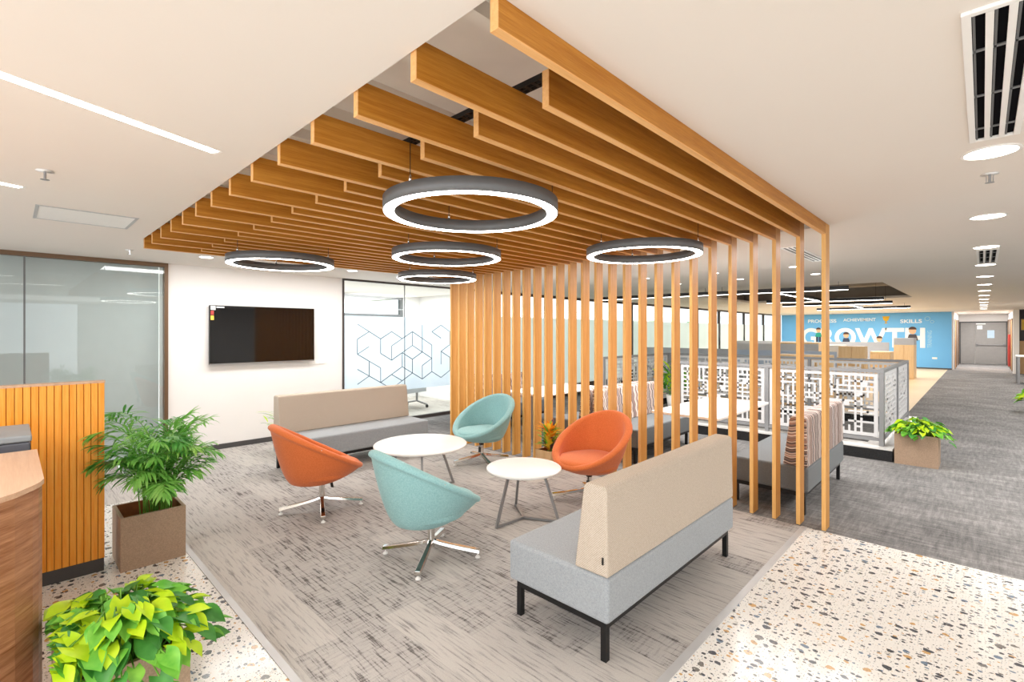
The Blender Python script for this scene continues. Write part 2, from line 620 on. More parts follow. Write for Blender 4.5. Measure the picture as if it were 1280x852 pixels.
mb = MB().box(-1.108, .96, -.004, -1.065, 4.69, .004)
struct('trim_2', mb, M['trimmetal'])

# ceiling with two openings
OX0, OX1, OY0, OY1 = -5.885, -.934, .905, 4.85
BX0, BX1, BY0, BY1 = -5.2, -1.3, 11.0, 16.2
mb = MB()
T = .06
def cb(x0, y0, x1, y1):
    mb.box(x0, y0, CH, x1, y1, CH + T)
cb(-13, -4, 6, OY0)
cb(-13, OY0, OX0, OY1); cb(OX1, OY0, 6, OY1)
cb(-13, OY1, 6, 7.5); cb(-7.9, 7.5, 6, BY0)
cb(-7.9, BY0, BX0, BY1); cb(BX1, BY0, 6, BY1)
cb(-7.9, BY1, 6, 36)
struct('ceiling', mb, M['ceiling'])
mb1, mb2 = MB(), MB()
for x0, x1, y0, y1, zt in ((OX0, OX1, OY0, OY1, 2.86), (BX0, BX1, BY0, BY1, 3.05)):
    mb = mb1 if zt < 3 else mb2
    mb.box(x0 - .4, y0 - .4, zt, x1 + .4, y1 + .4, zt + .05)
    mb.box(x0 - .4, y0 - .4, CH + T, x0 - .35, y1 + .4, zt).box(x1 + .35, y0 - .4, CH + T, x1 + .4, y1 + .4, zt)
    mb.box(x0 - .4, y0 - .4, CH + T, x1 + .4, y0 - .35, zt).box(x0 - .4, y1 + .35, CH + T, x1 + .4, y1 + .4, zt)
mb = mb1
for k in range(1, 12):
    x = OX1 - .40 * k
    mb.box(x - .03, OY0 - .3, 2.80, x + .03, OY1 + .3, 2.86)
struct('ceiling_upper', mb, M['slab'])
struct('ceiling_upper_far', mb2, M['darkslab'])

# left wall
struct('wall_left', MB().box(XW - .1, 1.46, 0, XW, 3.9, CH), M['wallw'])
struct('wall_left_pier', MB().box(XW - .1, 7.05, 0, XW, 7.5, CH), M['wallw'])
struct('baseboard_left', MB().box(XW, 1.46, 0, XW + .015, 3.9, .07), M['darkplinth'])
struct('wall_meeting', MB().box(-10.6, 1.4, 0, -10.5, 5.2, CH).box(-10.6, 5.2, 0, -10.5, 6.9, 2.02).box(-10.6, 5.2, 2.52, -10.5, 6.9, CH)
       .box(-10.6, 6.9, 0, -10.5, 7.5, CH).box(-10.6, 7.4, 0, XW - .1, 7.5, CH).box(-10.6, 1.4, 0, XW - .1, 1.46, CH), M['wallw'])
struct('floor_meeting', MB().box(-12.1, 1.4, -.05, -7.75, 7.5, 0), M['carpet3'])
# window of the meeting room
r = sroot('window_1', (-10.55, 6.05, 2.27))
mb = MB().box(-.05, -.85, -.25, .06, -.77, .25).box(-.05, .77, -.25, .06, .85, .25).box(-.05, -.77, -.25, .06, .77, -.18).box(-.05, -.77, .20, .06, .77, .25)
mb.build('window_frame', M['darkgrey'], r)
MB().box(-.005, -.77, -.18, .005, .77, .2).build('pane', M['glass'], r)

# grey blind glazing left
r = sroot('window_2', (XW, 0, 0))
mb = MB().box(-.06, 1.42, 0, .03, 1.46, CH).box(-.06, -4, CH - .05, .03, 1.42, CH).box(-.06, -4, 0, .03, 1.42, .05)
mb.build('window_frame', M['brown'], r)
mb = MB()
for y in (-1.15, .12):
    mb.box(-.012, y - .008, .05, .012, y + .008, CH - .05)
mb.build('mullion', M['darkgrey'], r)
MB().box(-.006, -4, .05, .006, 1.42, CH - .05).build('pane', M['glass'], r)
MB().box(-.12, -4, 0.0, -.11, 1.38, CH).build('blind', M['blindgrey'], r)
MB().box(-.10, 1.385, 0.05, -.09, 1.42, CH).build('blind_edge', M['white'], r)

# clear glazing of the meeting room with patterned film
r = sroot('window_3', (XW, 0, 0))
mb = MB().box(-.05, 3.9, 0, .02, 3.93, CH).box(-.05, 7.02, 0, .02, 7.05, CH).box(-.05, 3.93, CH - .03, .02, 7.02, CH).box(-.05, 3.93, 0, .02, 7.02, .06)
mb.build('window_frame', M['winframe'], r)
mb = MB()
for y in (5.13, 6.35):
    mb.box(-.008, y - .006, .06, .008, y + .006, CH - .03)
mb.build('mullion', M['darkgrey'], r)
MB().box(-.015, 3.93, .06, -.005, 7.02, CH - .03).build('pane', M['glass'], r)
MB().box(.002, 3.93, .58, .004, 7.02, 1.93).build('frosted_film', M['film'], r)
mb = MB()
random.seed(21)
hr = .26
def bar_yz(mb, p, q, wd, x0, x1):
    p, q = Vector(p), Vector(q)
    d = (q - p).normalized()
    nrm = Vector((-d.y, d.x)) * wd / 2
    pts = [p + nrm, q + nrm, q - nrm, p - nrm]
    mb.prism([(a.x, a.y) for a in pts], x0, x1, 'x')
for row in range(-1, 5):
    for col in range(0, 9):
        cy = 3.95 + col * hr * math.sqrt(3) + (row % 2) * hr * math.sqrt(3) / 2
        cz = .62 + row * hr * 1.5
        for k in range(3):
            a = PI / 6 + k * PI / 3
            a2 = a + PI / 3
            p = (cy + hr * math.cos(a), cz + hr * math.sin(a))
            q = (cy + hr * math.cos(a2), cz + hr * math.sin(a2))
            if random.random() < .97 - row * .09 and all(3.95 < t[0] < 7.0 and .59 < t[1] < 1.92 for t in (p, q)):
                bar_yz(mb, p, q, .014, .0045, .0055)
        for k in range(3):
            a = PI / 6 + (2 * k + (row + col) % 2) * PI / 3
            q = (cy + hr * math.cos(a), cz + hr * math.sin(a))
            if random.random() < .62 and all(3.95 < t[0] < 7.0 and .59 < t[1] < 1.92 for t in ((cy, cz), q)):
                bar_yz(mb, (cy, cz), q, .012, .0045, .0055)
mb.build('film_pattern', M['filmline'], r)

# run of tall windows behind the slatted screen
MUL = [7.5, 8.47, 9.24, 10.36, 11.6, 13.3, 15.0, 18.1, 20.2, 23.1, 25.8, 28.6]
for i in range(len(MUL) - 1):
    y0, y1 = MUL[i], MUL[i + 1]
    r = sroot('window_%d' % (i + 4), (XW, (y0 + y1) / 2, 0))
    h = (y1 - y0) / 2
    fw = .05 if i % 2 else .08
    mb = MB().box(-.06, -h, 0, .03, -h + fw, CH).box(-.06, h - .03, 0, .03, h, CH).box(-.06, -h + fw, CH - .06, .03, h - .03, CH).box(-.06, -h + fw, 0, .03, h - .03, .3)
    mb.build('window_frame', M['winframe'], r)
    MB().box(-.02, -h + fw, .3, -.01, h - .03, CH - .06).build('pane', M['glass'], r)
    MB().box(-.008, -h + fw, .3, -.006, h - .03, 2.0).build('frosted_film', M['filmwin'], r)
    if i in (2, 4, 7, 8, 9):
        MB().box(.03, h - .10, 1.30, .06, h - .04, 1.44).box(.04, h - .085, 1.12, .06, h - .055, 1.32).build('handle', M['black'], r)

# outside ground and hedge
struct('ground', MB().box(-30, -10, -.3, -12.3, 45, -.25).box(-12.3, 7.6, -.3, -7.95, 45, -.25), M['ground'])
random.seed(3)
mb = MB()
for k in range(46):
    y = 5 + k * .85
    x = -17.5 + random.uniform(-.4, .4)
    R = random.uniform(.8, 1.25)
    n1, n2 = 9, 12
    prof = [(0.001, 0)]
    vs = []
    for i in range(n1):
        ph = PI * i / (n1 - 1)
        for j in range(n2):
            th = 2 * PI * j / n2
            p = Vector((math.sin(ph) * math.cos(th), math.sin(ph) * math.sin(th), -math.cos(ph)))
            rr = R * (1 + .28 * noise.noise(p * 2.3 + Vector((k, 0, 0))))
            vs.append((x + p.x * rr, y + p.y * rr, 1.0 + p.z * rr * 1.15))
    fs = [(i * n2 + j, i * n2 + (j + 1) % n2, (i + 1) * n2 + (j + 1) % n2, (i + 1) * n2 + j) for i in range(n1 - 1) for j in range(n2)]
    mb.add(vs, fs, 0, True)
tag(mb.build('hedge', M['hedge']), 'green hedge outside, blurred behind the frosted windows', 'hedge', kind='stuff')

# far blue wall, corridor end, right side
struct('wall_far', MB().box(-7.75, 28.80, 0, -.96, 28.95, CH), M['wallw'])
struct('baseboard_far', MB().box(-7.75, 28.765, 0, -.96, 28.80, .06), M['darkplinth'])
struct('wall_corridor_left', MB().box(-.96, 28.95, 0, -.9, 34.9, CH), M['wallw'])
struct('wall_corridor_end', MB().box(-.96, 34.9, 0, 1.2, 35, CH), M['wallw'])
struct('wall_corridor_right', MB().box(.92, 28.2, 0, .98, 34.9, CH), M['wallw'])
struct('wall_right', MB().box(1.06, 28.1, 0, 6, 28.2, CH), M['darkwall'])
struct('wall_right_pier', MB().box(.88, 27.8, 0, 1.05, 28.2, CH), M['wallw'])

r = sroot('door_1', (0, 34.88, 0))
MB().box(-.88, -.05, 0, -.82, .02, 2.2).box(.86, -.05, 0, .90, .02, 2.2).box(-.82, -.05, 2.14, .86, .02, 2.2).build('door_frame', M['darkplinth'], r)
MB().box(-.82, -.035, .01, -.28, 0, 2.14).build('door_leaf', M['door'], r, bevel=.004)
lf = MB().box(-.27, -.035, .01, .86, 0, 2.14).build('door_leaf', M['door'], r, bevel=.004)
MB().box(-.22, -.10, .98, .80, -.06, 1.03).box(-.24, -.10, .95, -.18, -.035, 1.1).box(.76, -.10, .95, .82, -.035, 1.1).build('push_bar', M['legmetal'], lf)
MB().box(.18, -.04, 1.35, .44, -.035, 1.75).build('notice', M['paperblue'], lf)
MB().box(-.2, -.04, 1.80, .0, -.035, 2.0).build('sticker', M['paper'], lf)
MB().box(-.24, -.07, 2.05, .12, -.035, 2.11).build('door_closer', M['white'], lf)
for k, (x, nm) in enumerate(((-.9, 'door_2'), (.92, 'door_3'))):
    s_ = 1 if x < 0 else -1
    for j, y in enumerate((29.6, 31.4, 33.2)):
        r = sroot('door_%d' % (2 + k * 3 + j), (x, y, 0))
        MB().box(min(0, .03 * s_), -.06, 0, max(0, .03 * s_), 0, 2.25).box(min(0, .03 * s_), 1.0, 0, max(0, .03 * s_), 1.06, 2.25).box(min(0, .03 * s_), 0, 2.19, max(0, .03 * s_), 1.0, 2.25).build('door_frame', M['brown'], r)
        MB().box(min(0, .015 * s_), 0, .01, max(0, .015 * s_), 1.0, 2.19).build('door_leaf', M['door'] if j else M['tan'], r)

struct('wall_light_block', MB().box(5.0, 1.5, 0, 5.1, 28.1, CH), M['wallw'])  # added unseen wall, keeps out sky light from the right

# ================================================================== SLATTED CANOPY AND SCREEN
PT, PD = .03, .135      # plank section
def plank_x(k):
    return -.95 - .189 * k
def batten_mesh(L, name):
    mb = MB()
    mb.box(-PT / 2, 0, 0.004, PT / 2, L, PD, 0)
    mb.box(-PT / 2, 0, 0, PT / 2, L, .004, 1)
    mb.box(-PT / 2, -.003, 0, PT / 2, 0, PD, 1)
    return mb
ZB = CH - .09
long_m = batten_mesh(4.71 - .915, 'l').build('ceiling_batten', [M['veneer'], M['edge']])
short_m = batten_mesh(4.71 - 1.355, 's').build('ceiling_batten', [M['veneer'], M['edge']])
post_mb = MB()
post_mb.box(-PT / 2, .003, 0, PT / 2, PD, ZB + PD, 0)
post_mb.box(-PT / 2, 0, 0, PT / 2, .003, ZB, 1)
post_m = post_mb.build('screen_post', [M['veneer_z'], M['edge_z']])
for k in range(27):
    if k == 0:
        b = long_m
    elif k == 1:
        b = short_m
    else:
        b = (long_m if k % 2 == 0 else short_m).copy()
        C.objects.link(b)
    b.location = (plank_x(k), .915 if k % 2 == 0 else 1.355, ZB)
    if k == 0:
        lab = 'long wooden batten hung along the right edge of the ceiling opening'
    elif k % 2 == 0:
        lab = 'long wooden ceiling batten reaching the opening edge, %s long one from the right edge' % ORD[k // 2]
    else:
        lab = 'shorter set-back wooden ceiling batten, %s short one from the right edge' % ORD[k // 2]
    tag(b, lab, 'batten', 'wooden battens of the slatted ceiling')
    p = post_m if k == 0 else post_m.copy()
    if k:
        C.objects.link(p)
    p.location = (plank_x(k), 4.712, 0)
    tag(p, 'wooden upright post of the slatted screen, ' + ('nearest one at its right end' if k == 0 else '%s from the right end' % ORD[k] if k < 26 else 'last one at its left end'),
        'post', 'wooden posts of the slatted screen')

# support channels above the battens
def channel():
    mb = MB()
    L = 4.9
    for y in (0, .022, .045):
        mb.box(-L / 2, y, 0, L / 2, y + .006, .02)
    n = 130
    for i in range(n):
        x = -L / 2 + L * i / (n - 1)
        mb.box(x - .008, .006, 0, x + .008, .045, .004)
    return mb
ch0 = channel().build('support_channel', M['blackmetal'])
for i, (y, lab) in enumerate(((1.385, 'black perforated metal channel over the near ends of the short battens'),
                              (2.75, 'black perforated metal channel across the middle of the battens'),
                              (4.3, 'black perforated metal channel over the batten ends by the screen'))):
    c_ = ch0 if i == 0 else ch0.copy()
    if i:
        C.objects.link(c_)
    c_.location = (-3.42, y, ZB + PD)
    tag(c_, lab, 'channel', 'support channels above the battens')

# ================================================================== RING LIGHTS
def make_ring():
    t = thing('ring_pendant', 'x', 'pendant light')
    R, wd, hh = .49, .065, .07
    ho = MB()
    ho.lathe([(R, 0.0), (R, hh), (R - wd, hh), (R - wd, 0.0), (R - wd + .004, 0.0), (R - wd + .004, hh - .004), (R - .004, hh - .004), (R - .004, 0.0)], 96, closed=True, sm=False)
    o = ho.build('housing', M['darkgrey'], t)
    for p in o.data.polygons:
        if abs(p.normal.z) < .5:
            p.use_smooth = True
    MB().lathe([(R - .005, -.001), (R - .005, .006), (R - wd + .005, .006), (R - wd + .005, -.001)], 96, closed=True, sm=False).build('diffuser', M['led'], t)
    for k in range(3):
        a = 2 * PI * k / 3
        x, y = (R - wd / 2) * math.cos(a), (R - wd / 2) * math.sin(a)
        wi = MB().tube([(x, y, hh), (x, y, .30)], .0022, 6).build('cable', M['black'], t)
        MB().lathe([(.008, 0), (.008, .03), (.003, .045)], 10, center=(x, y, hh)).build('connector', M['chrome'], wi)
    return t
RINGS = [((-2.09, 1.83), 'dark grey ring pendant light, the biggest-looking one nearest the opening corner', 2.75),
         ((-3.50, 2.77), 'dark grey ring pendant light hanging in the middle, below the nearest ring', 2.75),
         ((-4.97, 3.78), 'dark grey ring pendant light hanging lowest in view near the meeting room glass', 2.75),
         ((-2.13, 3.85), 'dark grey ring pendant light beside the slatted screen posts', 2.3),
         ((-5.02, 1.89), 'dark grey ring pendant light hanging in front of the television wall', 2.9)]
rg = make_ring()
for i, ((x, y), lab, rz) in enumerate(RINGS):
    t = rg if i == 0 else copy_tree(rg)
    t.location, t.rotation_euler = (x, y, 2.315), (0, 0, rz)
    tag(t, lab, 'pendant light', 'ring pendant lights under the battens')

# ================================================================== CEILING FITTINGS
def make_down(r=.1):
    t = thing('downlight', 'x', 'downlight')
    MB().lathe([(r, 0), (r, .006), (r + .012, .006), (r + .012, 0)], 32, closed=True, sm=False).build('trim_ring', M['white'], t, loc=(0, 0, -.006))
    MB().lathe([(r, 0), (r, .004)], 32, sm=False).build('diffuser', M['led_soft'], t, loc=(0, 0, -.004))
    return t
d0 = make_down()
first = True
def place_down(x, y, lab, grp, sc=1):
    global first
    t = d0 if first else copy_tree(d0)
    first = False
    t.location, t.scale = (x, y, CH), (sc, sc, 1)
    tag(t, lab, 'downlight', grp)
for i in range(13):
    y = 3.43 + 1.89 * i
    place_down(.03, y, 'round recessed corridor downlight, ' + ('nearest one beside the large slot diffuser' if i == 0 else '%s from the viewer' % ORD[i]), 'downlights along the corridor ceiling')
for x, y, lab in ((-6.72, 1.65, 'small round downlight between grey glazing and slatted ceiling corner'),
                  (-6.66, 3.51, 'small round downlight above the rear sofa near the meeting room glass')):
    place_down(x, y, lab, 'downlights by the television wall', .7)
for x, y, lab in ((-4.06, 7.42, 'left downlight of the near row behind the screen'), (-2.95, 7.5, 'middle downlight of the near row behind the screen'),
                  (-1.87, 7.53, 'right downlight of the near row behind the screen'),
                  (-4.1, 8.7, 'left downlight of the second row behind the screen'), (-2.97, 8.65, 'middle downlight of the second row behind the screen'),
                  (-1.86, 8.69, 'right downlight of the second row behind the screen'), (-6.42, 12.48, 'far downlight close to the tall windows')):
    place_down(x, y, lab, 'downlights over the booths', .6)

def slot_light(name, lab, p, ang, L):
    t = thing(name, lab, 'light', (p[0], p[1], CH), ang, 'linear slot lights in the left ceiling')
    MB().box(0, -.027, -.003, L, .027, 0).build('diffuser', M['led_line'], t)
    MB().box(-.02, -.032, -.002, L, -.027, .0).box(-.02, .027, -.002, L, .032, 0).box(-.02, -.027, -.002, 0, .027, 0).build('frame', M['white'], t)
    return t
slot_light('linear_slot_light', 'long thin white light line in the ceiling, upper left', (-2.77, .72), math.atan2(-.74, .29), 2.3)
slot_light('linear_slot_light', 'short end of a light line at the left edge beside the sprinkler', (-4.32, .05), math.atan2(-.74, .29), 1.6)

# slot diffusers
def diffuser(lab, x, y0, L, W, n=3, fins=3):
    t = thing('slot_diffuser', lab, 'air vent', (x, y0, CH), 0)
    f = .022
    sw = (W - 2 * f - (n - 1) * .018) / n
    fr = MB().box(0, 0, -.012, f, L, 0).box(W - f, 0, -.012, W, L, 0).box(f, 0, -.012, W - f, f, 0).box(f, L - f, -.012, W - f, L, 0)
    fr.build('frame', M['white'], t, bevel=.002)
    for i in range(n - 1):
        xx = f + (i + 1) * sw + i * .018
        MB().box(xx, f, -.012, xx + .018, L - f, -.002).build('divider', M['white'], t)
    MB().box(f, f, -.002, W - f, L - f, -.001).build('dark_slot', M['slotdark'], t)
    mb = MB()
    for i in range(n):
        xx = f + i * (sw + .018)
        for j in range(fins):
            yy = f + (L - 2 * f) * (j + .6) / fins
            mb.box(xx, yy, -.007, xx + sw, yy + .014, -.0025)
        mb.box(xx + .002, f, -.007, xx + .008, L - f, -.0025, 1)
    mb.build('blade', [M['legmetal'], M['darkgrey']], t)
    return t
diffuser('large white three-slot air diffuser in the right ceiling corner', -.045, 1.88, 1.29, .168)
diffuser('small three-slot air diffuser in line with the corridor downlights', -.05, 7.42, 1.42, .185)
diffuser('three-slot air diffuser behind the right end of the slatted screen', -1.56, 5.72, 1.4, .16, fins=2)

# return air grille
t = thing('access_panel', 'square flush panel in the ceiling at the left', 'ceiling panel', (-5.40, .13, CH))
MB().box(0, 0, -.004, .58, .02, 0).box(0, .57, -.004, .58, .59, 0).box(0, .02, -.004, .02, .57, 0).box(.56, .02, -.004, .58, .57, 0).build('frame', M['trimmetal'], t)
MB().box(.02, .02, -.002, .56, .57, 0).build('panel', M['whiteplastic'], t)

def make_spr():
    t = thing('sprinkler', 'x', 'sprinkler')
    MB().lathe([(.04, -.004), (.035, 0)], 20).build('escutcheon', M['white'], t)
    MB().tube([(0, 0, -.004), (0, 0, -.05)], .006, 8).tube([(.014, 0, -.01), (.014, 0, -.045)], .002, 6).tube([(-.014, 0, -.01), (-.014, 0, -.045)], .002, 6).build('head', M['legmetal'], t)
    MB().lathe([(.02, -.052), (.02, -.05)], 16).build('deflector', M['legmetal'], t)
    return t
sp = make_spr()
for i, (x, y, lab) in enumerate(((-3.78, .14, 'small ceiling sprinkler below the long light line'), (.03, 3.9, 'small sprinkler just behind the nearest corridor downlight'),
                                 (-6.74, .92, 'small ceiling sprinkler in front of the grey glazing'), (-6.7, 4.3, 'small ceiling sprinkler near the meeting room glass'))):
    t = sp if i == 0 else copy_tree(sp)
    t.location = (x, y, CH)
    tag(t, lab, 'sprinkler', 'ceiling sprinklers')

# linear pendants over the workstations
PEND = [((-3.93, 9.99), (-1.7, 10.33)), ((-4.04, 13.71), (-1.64, 14.08)), ((-4.21, 15.75), (-1.68, 16.0)), ((-4.11, 19.4), (-1.59, 19.3)),
        ((-2.86, 10.3), (-2.83, 13.5)), ((-2.64, 16.1), (-2.71, 18.6)), ((-6.6, 9.7), (-3.95, 9.97))]
PL = ['nearest long crosswise', 'second crosswise', 'third crosswise', 'farthest crosswise', 'near lengthwise', 'far lengthwise', 'leftmost crosswise']
for (a, b), lab in zip(PEND, PL):
    a, b = Vector(a), Vector(b)
    d = b - a
    t = thing('linear_pendant', 'black linear pendant light, %s bar under the open ceiling' % lab, 'pendant light', (a.x, a.y, 2.40), math.atan2(d.y, d.x), 'linear pendant lights')
    L = d.length
    MB().box(0, -.035, .004, L, .035, .075).build('housing', M['black'], t)
    MB().box(.01, -.03, 0, L - .01, .03, .004).build('diffuser', M['led_line'], t)
    zt = .156 if a.y < 11 or a.y > 16.1 else .65
    for k, x in enumerate((.15, L - .15)):
        yy = a.y + d.y * x / L
        zt = .65 if BY0 < yy < BY1 else .156
        MB().tube([(x, 0, .075), (x, 0, zt)], .003, 6).build('cable', M['black'], t)
# ducts
for i, (y, z, rr, mt, lab, nm) in enumerate(((11.5, 2.86, .10, 'duct', 'round metal duct nearest in the open ceiling', 'duct'), (12.6, 2.80, .03, 'red', 'red sprinkler pipe in the open ceiling', 'pipe'),
                                        (14.3, 2.86, .12, 'duct', 'round metal duct farther in the open ceiling', 'duct'))):
    o = MB().tube([(BX0 - .3, 0, 0), (BX1 + .3, 0, 0)], rr, 20).build('ceiling_' + nm, M[mt], loc=(0, y, z))
    tag(o, lab, nm)
t = thing('cable_tray', 'dark cable tray with rungs in the open ceiling', 'cable tray', (-2.1, 11.1, 2.78))
mb = MB().box(-.8, 0, 0, .8, .02, .05).box(-.8, .3, 0, .8, .32, .05)
for k in range(17):
    mb.box(-.79 + k * .098, .02, 0, -.76 + k * .098, .3, .012)
mb.build('tray', M['darkgrey'], t)
mb = MB()
for x in (-.7, .7):
    mb.tube([(x, .16, .01), (x, .16, .27)], .006, 6)
mb.build('hanger', M['darkgrey'], t)

# ================================================================== SOFAS
def make_sofa(L, seat_m, back_m, label, cat, loc, rz, tagside=-1, group=None):
    t = thing('bench_sofa', label, cat, loc, rz, group)
    h = L / 2
    MB().box(-.34, -h, .205, .34, h, .435).build('seat', seat_m, t, bevel=.022, seg=4, smooth=True)
    arc = [(-.190 + .0 - .030 + .030 * math.cos(a), .855 + .030 * math.sin(a)) for a in (math.radians(q) for q in (10, 30, 50, 70, 90))]
    arc2 = [(-.300 + .030 * math.cos(a), .855 + .030 * math.sin(a)) for a in (math.radians(q) for q in (90, 115, 140, 165, 180))]
    MB().prism([(-.338, .436), (-.135, .436)] + arc + arc2, -h + .003, h - .003, 'y').build('backrest', back_m, t, bevel=.012, seg=3, smooth=True)
    MB().box(-.31, -h + .03, .165, -.28, h - .03, .205).box(.27, -h + .03, .165, .30, h - .03, .205) \
        .box(-.28, -h + .03, .165, .27, -h + .06, .205).box(-.28, h - .06, .165, .27, h - .03, .205).build('base_frame', M['blackmetal'], t)
    for x in (-.295, .285):
        for y in (-h + .045, h - .045):
            MB().box(x - .016, y - .016, 0, x + .016, y + .016, .165).build('leg', M['blackmetal'], t)
    y = tagside * (h - .002)
    MB().box(-.315, min(y, y + .006 * tagside), .50, -.307, max(y, y + .006 * tagside), .535).build('care_tag', M['black'], t)
    return t
make_sofa(1.68, M['seatgrey'], M['beige'], 'grey and beige bench sofa in the foreground, its back to the viewer', 'sofa', (-1.66, 2.88, 0), PI, tagside=1)
make_sofa(1.82, M['seatgrey'], M['beige'], 'grey and beige bench sofa against the television wall, facing the tables', 'sofa', (-5.86, 3.14, 0), 0)
make_sofa(1.56, M['seatdark'], M['striped'], 'dark grey booth bench with striped back at the right end behind the screen', 'bench', (-1.46, 5.74, 0), PI, tagside=1, group='striped booth benches')
make_sofa(1.56, M['seatdark'], M['striped'], 'dark grey booth bench with striped back behind the right orange chair', 'bench', (-3.42, 6.2, 0), 0, group='striped booth benches')
make_sofa(1.56, M['seatdark'], M['striped'], 'dark grey booth bench backing the middle bench, left of its striped back', 'bench', (-4.12, 6.2, 0), PI, group='striped booth benches')
make_sofa(1.56, M['seatdark'], M['striped'], 'dark grey booth bench farthest left behind the screen, by the glass', 'bench', (-6.1, 6.2, 0), 0, group='striped booth benches')

def booth_table(lab, x0, x1, y0, y1):
    t = thing('booth_table', lab, 'table', ((x0 + x1) / 2, (y0 + y1) / 2, 0), 0, 'booth tables')
    a, b = (x1 - x0) / 2, (y1 - y0) / 2
    MB().box(-a, -b, .70, a, b, .73).build('tabletop', M['white'], t, bevel=.006)
    for s_ in (-1, 1):
        MB().box(-.03, s_ * (b - .25) - .03, .0, .03, s_ * (b - .25) + .03, .70).build('leg', M['legmetal'], t)
        MB().box(-.28, s_ * (b - .25) - .035, 0, .28, s_ * (b - .25) + .035, .02).build('foot', M['legmetal'], t)
booth_table('white rectangular booth table between the two striped benches on the right', -2.8, -2.02, 5.25, 6.95)
booth_table('white rectangular booth table at the left behind the slatted screen', -5.42, -4.62, 5.4, 7.0)

# ================================================================== ROUND TABLES
def round_table(lab, loc, D, H, rz, fr):
    t = thing('round_table', lab, 'coffee table', loc, rz)
    R = D / 2
    MB().lathe([(R - .012, H - .026), (R, H - .02), (R + .001, H - .006), (R - .005, H)], 96).build('tabletop', M['white'], t)
    for k in range(3):
        a = 2 * PI * k / 3
        c, s_ = math.cos(a), math.sin(a)
        MB().tube([(c * fr, s_ * fr, .0), (c * fr * .55, s_ * fr * .55, H - .026)], .0145, 4).build('leg', M['legmetal'], t)
        MB().tube([(0, 0, .014), (c * fr * .97, s_ * fr * .97, .014)], .0155, 4).build('floor_bar', M['legmetal'], t)
round_table('small white round coffee table between foreground sofa and right orange chair', (-2.92, 3.17, 0), .66, .46, math.atan2(-.33, -.02), .32)
round_table('large white round coffee table in front of the rear sofa', (-4.19, 2.97, 0), .95, .50, math.atan2(-.5, -.05) + 1.1, .42)

